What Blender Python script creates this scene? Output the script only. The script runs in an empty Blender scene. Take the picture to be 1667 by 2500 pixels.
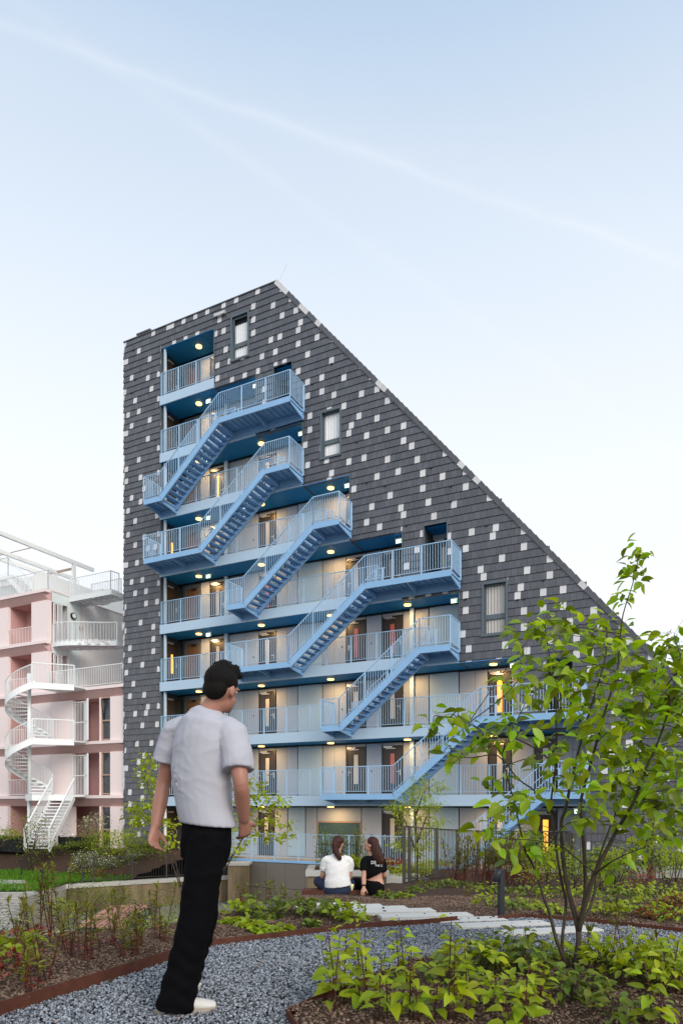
import bpy, bmesh, math, random
import numpy as np
from mathutils import Vector, Matrix, Euler
R = random.Random(11)
RN = np.random.RandomState(5)
SC = bpy.context.scene
COL = SC.collection
PI = math.pi

# ------------------------------------------------------------------ camera
EYE = 1.06
cam = bpy.data.cameras.new('camera')
cam.lens = 24; cam.sensor_width = 36; cam.shift_y = 0.286
cam.clip_start = 0.05; cam.clip_end = 2000
camo = bpy.data.objects.new('camera', cam); COL.objects.link(camo)
camo.location = (0, 0, EYE); camo.rotation_euler = (PI/2, 0, 0)
SC.camera = camo

# ------------------------------------------------------------------ exposure
SC.view_settings.view_transform = 'Standard'
SC.view_settings.look = 'None'
SC.view_settings.exposure = 0.75
SC.view_settings.gamma = 1.0
SC.view_settings.use_curve_mapping = False
SC.cycles.max_bounces = 7
SC.cycles.diffuse_bounces = 4
SC.cycles.transparent_max_bounces = 8
SC.cycles.sample_clamp_indirect = 4.0

# ------------------------------------------------------------------ sky
SUN_EL, SUN_AZ = math.radians(32), math.radians(150)     # sun well behind the camera, to its right
W = bpy.data.worlds.new('World'); SC.world = W; W.use_nodes = True
nt = W.node_tree; nt.nodes.clear()
def N(t, **k):
    n = nt.nodes.new(t)
    for a, b in k.items(): setattr(n, a, b)
    return n
out = N('ShaderNodeOutputWorld'); bg = N('ShaderNodeBackground'); bg.inputs[1].default_value = SKY = 0.12
sky = N('ShaderNodeTexSky', sky_type='NISHITA'); sky.sun_disc = False
sky.sun_elevation = SUN_EL; sky.sun_rotation = SUN_AZ; sky.air_density = 1.0; sky.dust_density = 0.6; sky.ozone_density = 2.0
tc = N('ShaderNodeTexCoord')
sep = N('ShaderNodeSeparateXYZ'); nt.links.new(tc.outputs['Generated'], sep.inputs[0])
ramp = N('ShaderNodeValToRGB'); nt.links.new(sep.outputs[2], ramp.inputs[0])
els = ramp.color_ramp.elements
els[0].position = 0.0; els[0].color = (5.7, 5.7, 5.7, 1)
els[1].position = 1.0; els[1].color = (2.0, 2.8, 4.2, 1)
for p, c in ((0.22, (5.55, 5.6, 5.65)), (0.42, (5.35, 5.5, 5.7)), (0.52, (4.9, 5.2, 5.55)), (0.61, (4.35, 4.8, 5.3)), (0.69, (3.75, 4.3, 4.95)), (0.77, (2.8, 3.6, 4.6))):
    e = els.new(p); e.color = (*c, 1)
mixs = N('ShaderNodeMix', data_type='RGBA'); mixs.inputs[0].default_value = 0.85
nt.links.new(sky.outputs[0], mixs.inputs[6]); nt.links.new(ramp.outputs[0], mixs.inputs[7])
# two old vapour trails, each a soft band round a great circle
def vdir(u, v): return Vector(((u-833.5)/1667, 1, (1965-v)/1667)).normalized()
def dotn(vec):
    d = N('ShaderNodeVectorMath', operation='DOT_PRODUCT'); nt.links.new(tc.outputs['Generated'], d.inputs[0])
    d.inputs[1].default_value = vec; return d.outputs['Value']
def mth(op, a, b=None, c=None):
    m = N('ShaderNodeMath', operation=op)
    for i, x in enumerate((a, b, c)):
        if x is None: continue
        if isinstance(x, (int, float)): m.inputs[i].default_value = x
        else: nt.links.new(x, m.inputs[i])
    return m.outputs[0]
nz = N('ShaderNodeTexNoise'); nz.inputs['Scale'].default_value = 9; nz.inputs['Detail'].default_value = 7; nz.inputs['Roughness'].default_value = 0.62
mp = N('ShaderNodeMapping'); mp.inputs['Rotation'].default_value = (0, math.radians(25), 0); mp.inputs['Scale'].default_value = (1.0, 1.0, 3.2)
nt.links.new(tc.outputs['Generated'], mp.inputs[0]); nt.links.new(mp.outputs[0], nz.inputs[0])
cur = mixs.outputs[2]
def trail(a, b, width, amount, wob):
    global cur
    a = vdir(*a); b = vdir(*b); n = a.cross(b).normalized()
    mid = (a+b).normalized()
    d = dotn(n); along = dotn((b-a).normalized())
    bend = mth('MULTIPLY', mth('SUBTRACT', mth('MULTIPLY', along, along), 0.12), 0.03)
    nn = mth('MULTIPLY', mth('SUBTRACT', nz.outputs[0], 0.5), wob)
    d2 = mth('ADD', mth('ADD', d, nn), bend)
    g = mth('POWER', 2.718, mth('MULTIPLY', mth('POWER', mth('ABSOLUTE', mth('DIVIDE', d2, width)), 1.6), -1.0))
    up = mth('MULTIPLY', g, mth('MULTIPLY', mth('ADD', nz.outputs[0], 0.25), amount))
    up = mth('MULTIPLY', up, mth('GREATER_THAN', dotn(mid), 0.0))
    m = N('ShaderNodeMix', data_type='RGBA'); nt.links.new(up, m.inputs[0]); nt.links.new(cur, m.inputs[6])
    m.inputs[7].default_value = (5.4, 5.45, 5.55, 1); cur = m.outputs[2]
trail((0, 45), (1520, 590), 0.0045, 0.17, 0.014)
trail((70, 10), (1180, 790), 0.006, 0.08, 0.016)
trail((250, 140), (1667, 600), 0.04, 0.08, 0.02)
nt.links.new(cur, bg.inputs[0]); nt.links.new(bg.outputs[0], out.inputs[0])

# ------------------------------------------------------------------ sun (soft evening light)
sun = bpy.data.lights.new('sun', 'SUN'); sun.energy = 1.5; sun.angle = math.radians(35); sun.color = (1, .93, .84)
so = bpy.data.objects.new('sun', sun); COL.objects.link(so)
sd = Vector((math.sin(SUN_AZ)*math.cos(SUN_EL), math.cos(SUN_AZ)*math.cos(SUN_EL), math.sin(SUN_EL)))
so.rotation_euler = sd.to_track_quat('Z', 'Y').to_euler()

# ------------------------------------------------------------------ materials
MATS = {}
def mat(name, col, rough=.6, spec=.4, var=.0, nscale=8, namt=.0, bump=0, bscale=40, metal=0, emit=None, trans=0, col2=None, isl=0, hue=0, stretch=None):
    """Principled material; namt mixes col2 by noise, isl varies each loose piece, bump gives relief."""
    m = bpy.data.materials.new(name); m.use_nodes = True
    t = m.node_tree; p = t.nodes['Principled BSDF']; L = t.links
    p.inputs['Roughness'].default_value = rough; p.inputs['Metallic'].default_value = metal
    p.inputs['Specular IOR Level'].default_value = spec
    co = t.nodes.new('ShaderNodeTexCoord'); vec = co.outputs['Object']
    if stretch:
        mpn = t.nodes.new('ShaderNodeMapping'); mpn.inputs['Scale'].default_value = stretch
        L.new(vec, mpn.inputs[0]); vec = mpn.outputs[0]
    base = None
    rgb = t.nodes.new('ShaderNodeRGB'); rgb.outputs[0].default_value = (*col, 1); base = rgb.outputs[0]
    if namt:
        n = t.nodes.new('ShaderNodeTexNoise'); n.inputs['Scale'].default_value = nscale; n.inputs['Detail'].default_value = 6; n.inputs['Roughness'].default_value = .65
        L.new(vec, n.inputs[0])
        rp = t.nodes.new('ShaderNodeMapRange'); rp.inputs[1].default_value = .35; rp.inputs[2].default_value = .68; rp.inputs[4].default_value = namt
        L.new(n.outputs[0], rp.inputs[0])
        mx = t.nodes.new('ShaderNodeMix'); mx.data_type = 'RGBA'; L.new(rp.outputs[0], mx.inputs[0]); L.new(base, mx.inputs[6])
        mx.inputs[7].default_value = (*(col2 or tuple(x*.55 for x in col)), 1); base = mx.outputs[2]
    if isl:
        g = t.nodes.new('ShaderNodeNewGeometry'); oi = t.nodes.new('ShaderNodeObjectInfo')
        ad = t.nodes.new('ShaderNodeMath'); ad.operation = 'ADD'; L.new(g.outputs['Random Per Island'], ad.inputs[0]); L.new(oi.outputs['Random'], ad.inputs[1])
        fr = t.nodes.new('ShaderNodeMath'); fr.operation = 'FRACT'; L.new(ad.outputs[0], fr.inputs[0])
        mr = t.nodes.new('ShaderNodeMapRange'); mr.inputs[3].default_value = 1-isl; mr.inputs[4].default_value = 1+isl; L.new(fr.outputs[0], mr.inputs[0])
        hs = t.nodes.new('ShaderNodeHueSaturation'); L.new(base, hs.inputs['Color']); L.new(mr.outputs[0], hs.inputs['Value'])
        if hue:
            f2 = t.nodes.new('ShaderNodeMath'); f2.operation = 'MULTIPLY'; f2.inputs[1].default_value = 7.31; L.new(fr.outputs[0], f2.inputs[0])
            f3 = t.nodes.new('ShaderNodeMath'); f3.operation = 'FRACT'; L.new(f2.outputs[0], f3.inputs[0])
            m3 = t.nodes.new('ShaderNodeMapRange'); m3.inputs[3].default_value = .5-hue; m3.inputs[4].default_value = .5+hue; L.new(f3.outputs[0], m3.inputs[0])
            L.new(m3.outputs[0], hs.inputs['Hue'])
        base = hs.outputs[0]
    L.new(base, p.inputs['Base Color'])
    if bump:
        n = t.nodes.new('ShaderNodeTexNoise'); n.inputs['Scale'].default_value = bscale; n.inputs['Detail'].default_value = 5; L.new(vec, n.inputs[0])
        b = t.nodes.new('ShaderNodeBump'); b.inputs['Strength'].default_value = bump; b.inputs['Distance'].default_value = .01
        L.new(n.outputs[0], b.inputs['Height']); L.new(b.outputs[0], p.inputs['Normal'])
    if emit:
        p.inputs['Emission Color'].default_value = (*emit[0], 1); p.inputs['Emission Strength'].default_value = emit[1]
    if trans:
        tr = t.nodes.new('ShaderNodeBsdfTranslucent'); ms = t.nodes.new('ShaderNodeMixShader'); ms.inputs[0].default_value = trans
        bc = t.nodes.new('ShaderNodeMix'); bc.data_type = 'RGBA'; bc.blend_type = 'MULTIPLY'; bc.inputs[0].default_value = 1
        L.new(base, bc.inputs[6]); bc.inputs[7].default_value = (1.9, 1.7, .7, 1); L.new(bc.outputs[2], tr.inputs[0])
        L.new(p.outputs[0], ms.inputs[1]); L.new(tr.outputs[0], ms.inputs[2]); L.new(ms.outputs[0], t.nodes['Material Output'].inputs[0])
    MATS[name] = m; return m
M = lambda k: MATS[k]
mat('dark_tile', (.092, .096, .112), .40, .55, namt=.5, nscale=3, col2=(.064, .066, .074), isl=.16, bump=.25, bscale=60)
mat('pale_tile', (.64, .63, .64), .4, .5, namt=.4, nscale=5, col2=(.55, .54, .54), isl=.08, bump=.15, bscale=60)
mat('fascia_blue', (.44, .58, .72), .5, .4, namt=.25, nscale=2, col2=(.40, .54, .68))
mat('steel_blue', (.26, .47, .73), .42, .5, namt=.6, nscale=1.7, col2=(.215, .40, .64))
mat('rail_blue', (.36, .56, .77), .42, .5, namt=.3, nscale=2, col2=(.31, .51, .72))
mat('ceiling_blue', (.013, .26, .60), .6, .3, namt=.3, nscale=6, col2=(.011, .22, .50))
mat('wall_panel', (.385, .43, .50), .55, .35, namt=.3, nscale=1.5, col2=(.335, .38, .45), isl=.05)
mat('blue_panel', (.33, .42, .56), .5, .4, namt=.2, nscale=2, col2=(.30, .38, .51), isl=.04)
mat('door_dark', (.035, .03, .028), .35, .5, namt=.3, nscale=3)
mat('door_blue', (.39, .53, .65), .45, .4, namt=.15, nscale=2, col2=(.36, .49, .60))
mat('jamb_dark', (.045, .055, .06), .45, .4)
mat('frame_grey', (.09, .12, .14), .35, .5)
mat('metal_pale', (.62, .60, .57), .3, .6, metal=.6)
mat('curtain', (.80, .81, .82), .25, .8, namt=.4, nscale=3, col2=(.66, .69, .72), stretch=(9, 9, .15))
mat('glass_dark', (.03, .04, .05), .06, .8)
mat('glass_teal', (.05, .10, .115), .05, .9)
mat('glass_pale', (.48, .46, .43), .12, .7)
mat('glass_orange', (.9, .35, .05), .3, .4, emit=((1, .33, .02), 1.1))
mat('glass_amber', (.9, .5, .1), .3, .4, emit=((1, .45, .05), .9))
mat('glass_red', (.40, .12, .10), .15, .6)
mat('lift_glow_brown', (.12, .065, .03), .35, .5, namt=.5, nscale=2, col2=(.22, .12, .05))  # dark lift opening, its orange glow put into the warm brown
mat('lamp_glow', (1, .8, .5), .4, .3, emit=((1, .60, .19), 2.0))
mat('lamp_rim', (.35, .2, .1), .4, .4)
mat('sign_glow', (.8, .95, .9), .4, .3, emit=((.85, 1, .9), 1.1))
mat('sign_green', (.02, .35, .18), .5, .3, emit=((.02, .5, .25), .6))
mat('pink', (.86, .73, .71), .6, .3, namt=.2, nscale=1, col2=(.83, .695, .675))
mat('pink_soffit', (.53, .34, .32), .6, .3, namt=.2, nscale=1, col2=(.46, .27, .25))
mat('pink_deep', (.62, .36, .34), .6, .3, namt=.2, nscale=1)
mat('mint', (.70, .77, .77), .4, .5, namt=.2, nscale=1, col2=(.66, .74, .74))
mat('white_wall', (.78, .77, .74), .55, .3)
mat('white_steel', (.80, .82, .82), .4, .5)
mat('brass_frame', (.42, .28, .21), .4, .5)
mat('concrete', (.36, .35, .33), .8, .2, namt=.6, nscale=4, col2=(.25, .24, .22), bump=.3, bscale=30)
mat('concrete_pale', (.46, .455, .42), .8, .2, namt=.5, nscale=6, col2=(.37, .365, .33), bump=.3, bscale=50)
mat('concrete_stained', (.26, .20, .12), .85, .2, namt=1, nscale=1.2, col2=(.05, .035, .022), bump=.3, bscale=20, stretch=(1, 1, .15))
mat('plinth', (.17, .15, .13), .6, .3, namt=.4, nscale=2, col2=(.13, .115, .10))
mat('corten', (.105, .034, .018), .75, .3, namt=.8, nscale=14, col2=(.055, .016, .010), bump=.3, bscale=120)
mat('gravel', (.235, .255, .285), .75, .35, isl=.8, namt=.3, nscale=40, hue=.02)
mat('gravel_base', (.035, .038, .044), .9, .2, namt=.7, nscale=60)
mat('mulch', (.095, .060, .042), .95, .1, namt=.9, nscale=45, col2=(.022, .013, .009), bump=.9, bscale=70)
mat('bark', (.165, .11, .08), .9, .15, isl=.6, hue=.015)
mat('stem_bark', (.038, .028, .02), .85, .2, namt=.8, nscale=30, col2=(.085, .068, .05), bump=.4, bscale=90, stretch=(1, 1, .4))
mat('leaf_tree', (.21, .315, .009), .42, .5, isl=.62, hue=.025, trans=.42)
mat('leaf_bright', (.27, .35, .010), .45, .45, isl=.35, hue=.02, trans=.38)
mat('leaf_mid', (.125, .175, .016), .5, .4, isl=.45, hue=.03, trans=.3)
mat('leaf_dark', (.03, .055, .014), .5, .4, isl=.5, hue=.03, trans=.2)
mat('leaf_red', (.22, .045, .026), .5, .4, isl=.5, hue=.03, trans=.25)
mat('leaf_olive', (.15, .155, .022), .55, .3, isl=.45, hue=.03, trans=.25)
mat('leaf_pale', (.34, .36, .22), .55, .3, isl=.3, hue=.02, trans=.2)
mat('petal_white', (.70, .70, .64), .6, .3, isl=.15)
mat('petal_violet', (.22, .18, .48), .6, .3, isl=.2)
mat('stem_red', (.075, .02, .016), .6, .3, isl=.4)
mat('stem_green', (.06, .07, .02), .6, .3, isl=.3)
mat('grass', (.075, .19, .010), .6, .3, isl=.4, hue=.02, trans=.25)
mat('lawn_soil', (.03, .065, .010), .9, .1, namt=.6, nscale=12)
mat('paver', (.60, .59, .55), .8, .2, namt=.5, nscale=6, col2=(.50, .49, .45), bump=.3, bscale=50)
mat('bronze', (.045, .04, .035), .45, .5)
mat('charcoal', (.02, .023, .028), .5, .4)
mat('planter_black', (.013, .013, .014), .6, .3)
mat('wood_red', (.46, .25, .19), .6, .3, namt=.6, nscale=3, col2=(.36, .18, .13), isl=.15, stretch=(1, 12, 12))
mat('skin', (.50, .27, .19), .5, .4, namt=.3, nscale=6, col2=(.44, .22, .15))
mat('skin_dark', (.36, .17, .12), .5, .4, namt=.3, nscale=6, col2=(.32, .14, .10))
mat('hair_dark', (.007, .006, .0055), .75, .12, bump=.8, bscale=120, stretch=(1, 1, .2))
mat('hair_brown', (.055, .018, .010), .55, .22, namt=.9, nscale=30, col2=(.018, .007, .005), bump=.8, bscale=90, stretch=(1, 1, .12))
mat('cloth_white', (.74, .73, .72), .85, .15, bump=.5, bscale=7)
mat('cloth_black', (.005, .005, .006), .9, .1, bump=.4, bscale=8)
mat('cloth_trouser', (.004, .004, .005), .95, .06, bump=.3, bscale=6)
mat('cloth_white_shaded', (.42, .42, .465), .85, .15, bump=.5, bscale=7)  # white shirt cloth with its shade put into a grey lavender base
mat('cloth_navy', (.018, .028, .06), .8, .2, bump=.4, bscale=9)
mat('shoe_white', (.62, .60, .56), .6, .3, namt=.4, nscale=20, col2=(.5, .48, .44))
mat('shoe_sole', (.38, .31, .25), .8, .2)
mat('shoe_grey', (.30, .30, .30), .6, .3)
mat('print_white', (.8, .8, .8), .7, .2)
mat('black', (.01, .01, .01), .4, .4)
mat('paving', (.22, .215, .20), .9, .2, namt=.6, nscale=1.5, col2=(.16, .155, .145), bump=.3, bscale=20)
mat('roof_edge', (.10, .105, .115), .5, .4)
mat('wine_and_warm_light', (.75, .70, .35), .1, .6)  # drink colour, also the warm light painted on a wall end

# ------------------------------------------------------------------ mesh helpers
def tag(o, label=None, cat=None, group=None, kind=None):
    if label: o['label'] = label
    if cat: o['category'] = cat
    if group: o['group'] = group
    if kind: o['kind'] = kind
    return o
def link(name, me, parent=None, m=None):
    if m is not None and not me.materials:
        for x in (m if isinstance(m, (list, tuple)) else [m]): me.materials.append(MATS[x] if isinstance(x, str) else x)
    o = bpy.data.objects.new(name, me); COL.objects.link(o)
    if parent is not None: o.parent = parent
    return o
def empty(name, loc=(0, 0, 0), rz=0, parent=None):
    o = bpy.data.objects.new(name, None); COL.objects.link(o); o.empty_display_size = .2
    o.location = loc; o.rotation_euler = (0, 0, rz)
    if parent is not None: o.parent = parent
    return o
def dup(o, parent=None):
    c = o.copy(); COL.objects.link(c); c.parent = parent
    for ch in list(o.children): dup(ch, c)
    return c
class MB:
    def __init__(s): s.v = []; s.f = []; s.mi = []; s.cur = 0
    def add(s, vs, fs):
        b = len(s.v); s.v += [tuple(x) for x in vs]; s.f += [tuple(b+i for i in f) for f in fs]; s.mi += [s.cur]*len(fs); return s
    def box(s, x0, x1, y0, y1, z0, z1):
        return s.add([(x0,y0,z0),(x1,y0,z0),(x1,y1,z0),(x0,y1,z0),(x0,y0,z1),(x1,y0,z1),(x1,y1,z1),(x0,y1,z1)],
                     [(0,3,2,1),(4,5,6,7),(0,1,5,4),(1,2,6,5),(2,3,7,6),(3,0,4,7)])
    def bar(s, a, b, w, h, up=(0,0,1)):
        """square bar from a to b: w sideways, h along up."""
        a = Vector(a); b = Vector(b); d = b-a
        if d.length < 1e-6: return s
        d.normalize(); up = Vector(up); sd = d.cross(up)
        if sd.length < 1e-4: sd = d.cross(Vector((0,1,0)))
        sd.normalize(); u2 = sd.cross(d).normalized()
        o = [(-w/2,-h/2),(w/2,-h/2),(w/2,h/2),(-w/2,h/2)]
        vs = [a+sd*p+u2*q for p, q in o]+[b+sd*p+u2*q for p, q in o]
        return s.add(vs, [(3,2,1,0),(4,5,6,7),(0,1,5,4),(1,2,6,5),(2,3,7,6),(3,0,4,7)])
    def tube(s, pts, rad, n=6, cap=True):
        """smooth tube through points; rad is one radius or one per point (a pair is an ellipse)."""
        pts = [Vector(p) for p in pts]; k = len(pts)
        rs = [rad]*k if isinstance(rad, (int, float)) else list(rad)
        b = len(s.v); ref = None
        for i, p in enumerate(pts):
            d = (pts[min(i+1, k-1)]-pts[max(i-1, 0)])
            if d.length < 1e-9: d = Vector((0,0,1))
            d.normalize()
            if ref is None: ref = d.orthogonal().normalized()
            ref = (ref-d*ref.dot(d))
            if ref.length < 1e-6: ref = d.orthogonal()
            ref.normalize(); w = d.cross(ref)
            for j in range(n):
                t = 2*PI*j/n; s.v.append(tuple(p+(ref*math.cos(t)+w*math.sin(t))*rs[i]))
        for i in range(k-1):
            for j in range(n):
                s.f.append((b+i*n+j, b+i*n+(j+1)%n, b+(i+1)*n+(j+1)%n, b+(i+1)*n+j)); s.mi.append(s.cur)
        if cap:
            s.f.append(tuple(b+j for j in reversed(range(n)))); s.f.append(tuple(b+(k-1)*n+j for j in range(n))); s.mi += [s.cur]*2
        return s
    def prism(s, poly, axis, a, b):
        """2D polygon (list of pairs) extruded between a and b along axis 'x','y' or 'z'."""
        f = {'y': lambda p, t: (p[0], t, p[1]), 'x': lambda p, t: (t, p[0], p[1]), 'z': lambda p, t: (p[0], p[1], t)}[axis]
        n = len(poly)
        vs = [f(p, a) for p in poly]+[f(p, b) for p in poly]
        return s.add(vs, [tuple(range(n)), tuple(reversed(range(n, 2*n)))]+[(i, (i+1) % n, n+(i+1) % n, n+i) for i in range(n)])
    def disc(s, c, r, h, n=20):
        vs = []
        for z in (0, h):
            for j in range(n): vs.append((c[0]+r*math.cos(2*PI*j/n), c[1]+r*math.sin(2*PI*j/n), c[2]+z))
        return s.add(vs, [tuple(reversed(range(n))), tuple(range(n, 2*n))]+[(i, (i+1) % n, n+(i+1) % n, n+i) for i in range(n)])
    def mesh(s, name, smooth=False, fix=True):
        me = bpy.data.meshes.new(name); me.from_pydata(s.v, [], s.f)
        if max(s.mi, default=0) > 0: me.polygons.foreach_set('material_index', s.mi)
        if fix:
            bm = bmesh.new(); bm.from_mesh(me); bmesh.ops.recalc_face_normals(bm, faces=bm.faces); bm.to_mesh(me); bm.free()
        if smooth: me.polygons.foreach_set('use_smooth', [True]*len(me.polygons))
        me.update(); return me
    def build(s, name, m, parent=None, smooth=False, kind=None, fix=True):
        o = link(name, s.mesh(name, smooth, fix), parent, m)
        if kind: o['kind'] = kind
        return o
def box(name, m, parent, *d):
    return MB().box(*d).build(name, m, parent)

def npmesh(name, V, F, smooth=False, mi=None):
    """mesh from numpy arrays; every face has the same number of corners."""
    me = bpy.data.meshes.new(name); n, k = F.shape
    me.vertices.add(len(V)); me.vertices.foreach_set('co', np.ascontiguousarray(V, np.float32).ravel())
    me.loops.add(n*k); me.loops.foreach_set('vertex_index', np.ascontiguousarray(F, np.int32).ravel())
    me.polygons.add(n); me.polygons.foreach_set('loop_start', np.arange(0, n*k, k, dtype=np.int32))
    me.polygons.foreach_set('loop_total', np.full(n, k, np.int32))
    if smooth: me.polygons.foreach_set('use_smooth', np.ones(n, bool))
    if mi is not None: me.polygons.foreach_set('material_index', np.ascontiguousarray(mi, np.int32))
    me.update(calc_edges=True); return me
def scatter(tv, tf, RM, P):
    """copies of a template placed by rotation-scale matrices RM and points P, as one vertex and one face array."""
    n, k = len(P), len(tv)
    V = np.einsum('nij,kj->nki', RM, tv)+P[:, None, :]
    F = (tf[None]+(np.arange(n)*k)[:, None, None]).reshape(-1, tf.shape[1])
    return V.reshape(-1, 3), F
def rotm(rx, ry, rz):
    cx, sx, cy, sy, cz, sz = np.cos(rx), np.sin(rx), np.cos(ry), np.sin(ry), np.cos(rz), np.sin(rz)
    m = np.empty((len(rx), 3, 3))
    m[:,0,0]=cy*cz; m[:,0,1]=sx*sy*cz-cx*sz; m[:,0,2]=cx*sy*cz+sx*sz
    m[:,1,0]=cy*sz; m[:,1,1]=sx*sy*sz+cx*cz; m[:,1,2]=cx*sy*sz-sx*cz
    m[:,2,0]=-sy; m[:,2,1]=sx*cy; m[:,2,2]=cx*cy
    return m
def frames(D, U):
    """matrices whose x axis is D and z axis leans to U."""
    D = D/np.linalg.norm(D, axis=1)[:, None]
    Y = np.cross(U, D); Y /= (np.linalg.norm(Y, axis=1)[:, None]+1e-9)
    Z = np.cross(D, Y)
    return np.stack([D, Y, Z], axis=2)
# leaf templates: length 1 along x, fold along the midrib, tip bending down
def leaf_t(w=.5, fold=.18, droop=.25, st=((.0,.0),(.18,.72),(.42,1.0),(.7,.78),(1.0,.0)), serr=0):
    v = []; f = []
    for t, q in st:
        z = -droop*t*t
        if q == 0: v.append((t, 0, z))
        else: v += [(t, -w/2*q, z+fold*w*q), (t, 0, z), (t, w/2*q, z+fold*w*q)]
    f += [(0,1,2),(0,2,3)]
    k = len(st)-3
    for i in range(k):
        a = 1+3*i; b = a+3
        f += [(a,b,b+1),(a,b+1,a+1),(a+1,b+1,b+2),(a+1,b+2,a+2)]
    a = 1+3*k; tip = a+3
    f += [(a,tip,a+1),(a+1,tip,a+2)]
    return np.array(v, float), np.array(f)
LEAF = leaf_t(.56)
LEAFC = leaf_t(.8, .12, .3, st=((.0,.0),(.1,.85),(.35,1.0),(.7,.6),(1.0,.0)))
LEAFN = leaf_t(.22, .2, .35, st=((.0,.0),(.3,.9),(.65,.8),(1.0,.0)))
LEAFS = (np.array([(0,0,0),(.45,-.25,.06),(.5,0,-.03),(.45,.25,.06),(1,0,-.15)], float), np.array([(0,1,2),(0,2,3),(1,4,2),(2,4,3)]))
def leafmesh(name, T): return npmesh(name, T[0], T[1], True)
# ================================================================== the dark tiled building
OX, OY, RA = -9.291, 35.28, math.radians(-26.5685)
ca, sa = math.cos(RA), math.sin(RA)
def loc2w(x, y, z=0): return Vector((OX+ca*x-sa*y, OY+sa*x+ca*y, z))
def w2loc(x, y): return ((x-OX)*ca+(y-OY)*sa, -(x-OX)*sa+(y-OY)*ca)
L = [-1.47+2.95*k for k in range(10)]                 # top of each gallery floor
FB = .47                                            # depth of the blue fascia
SR = [20.78, 20.78, 18.29, 15.81, 13.31, 10.81, 8.39, 5.84, 3.38]   # right end of each gallery
GD = 1.45                                           # gallery depth
ZTOP = 25.70; APX = 7.0; SL = 1.186
def zroof(s): return ZTOP if s <= APX else ZTOP-SL*(s-APX)
bld = empty('apartment_building', (OX, OY, 0), RA)
tag(bld, 'dark tiled apartment building with steep sloping roof edge and blue open galleries', 'building')

# ---- body behind the tiles (set back 10 cm; galleries left open)
SMAX = APX+(ZTOP+1.2)/SL
opens = [(0, SR[k], L[k]-FB, L[k+1]-FB) for k in range(9)]
opens[0] = (0, SR[0], L[0]-.12, L[1]-FB)
WIN = [(4.40, 5.42, 22.66, 24.84), (9.35, 10.37, 16.78, 18.92), (16.80, 17.80, 7.92, 10.05)]
REC = [(6.83, 7.84, L[7], L[7]+2.5), (14.31, 15.30, L[4], L[4]+2.5), (19.35, 20.30, L[2], L[2]+2.3)]
b = MB()
ZB = -1.05
def slab_poly(zb):
    return [(-2.5, zb), (SMAX-.12, zb), (APX+.02, ZTOP-.05), (-2.5, ZTOP-.05)]
b.prism([(-2.5, ZB), (SMAX-.15, ZB), (APX, ZTOP-.08), (-2.5, ZTOP-.08)], 'y', GD+.25, 12)   # rear mass
b.build('core_wall', 'roof_edge', bld)
# the front skin: rectangles round the openings
def sub(rects, o):
    out = []
    for (a, b_, c, d) in rects:
        x0, x1, z0, z1 = max(a, o[0]), min(b_, o[1]), max(c, o[2]), min(d, o[3])
        if x0 >= x1-1e-6 or z0 >= z1-1e-6: out.append((a, b_, c, d)); continue
        if a < x0: out.append((a, x0, c, d))
        if x1 < b_: out.append((x1, b_, c, d))
        if c < z0: out.append((x0, x1, c, z0))
        if z1 < d: out.append((x0, x1, z1, d))
    return out
ALLO = opens+WIN+REC
def clip(poly):
    """keep the part of an (s,z) polygon below the sloping verge and right of the corner."""
    o = []; n = len(poly)
    g = lambda p: (ZTOP-SL*(p[0]-APX))-.10-p[1]
    for i in range(n):
        p, q = poly[i], poly[(i+1) % n]; gp, gq = g(p), g(q)
        if gp >= 0: o.append(p)
        if gp*gq < 0:
            t = gp/(gp-gq); o.append((p[0]+t*(q[0]-p[0]), p[1]+t*(q[1]-p[1])))
    return o
bk = MB()
cells = [(-2.5, SMAX, ZB, ZTOP)]
for o in ALLO: cells = sub(cells, o)
for c in cells:
    p = clip([(c[0], c[2]), (c[1], c[2]), (c[1], c[3]), (c[0], c[3])])
    if len(p) >= 3: bk.prism(p, 'y', .0, .12)
bk.build('backing_wall', 'roof_edge', bld)

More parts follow.
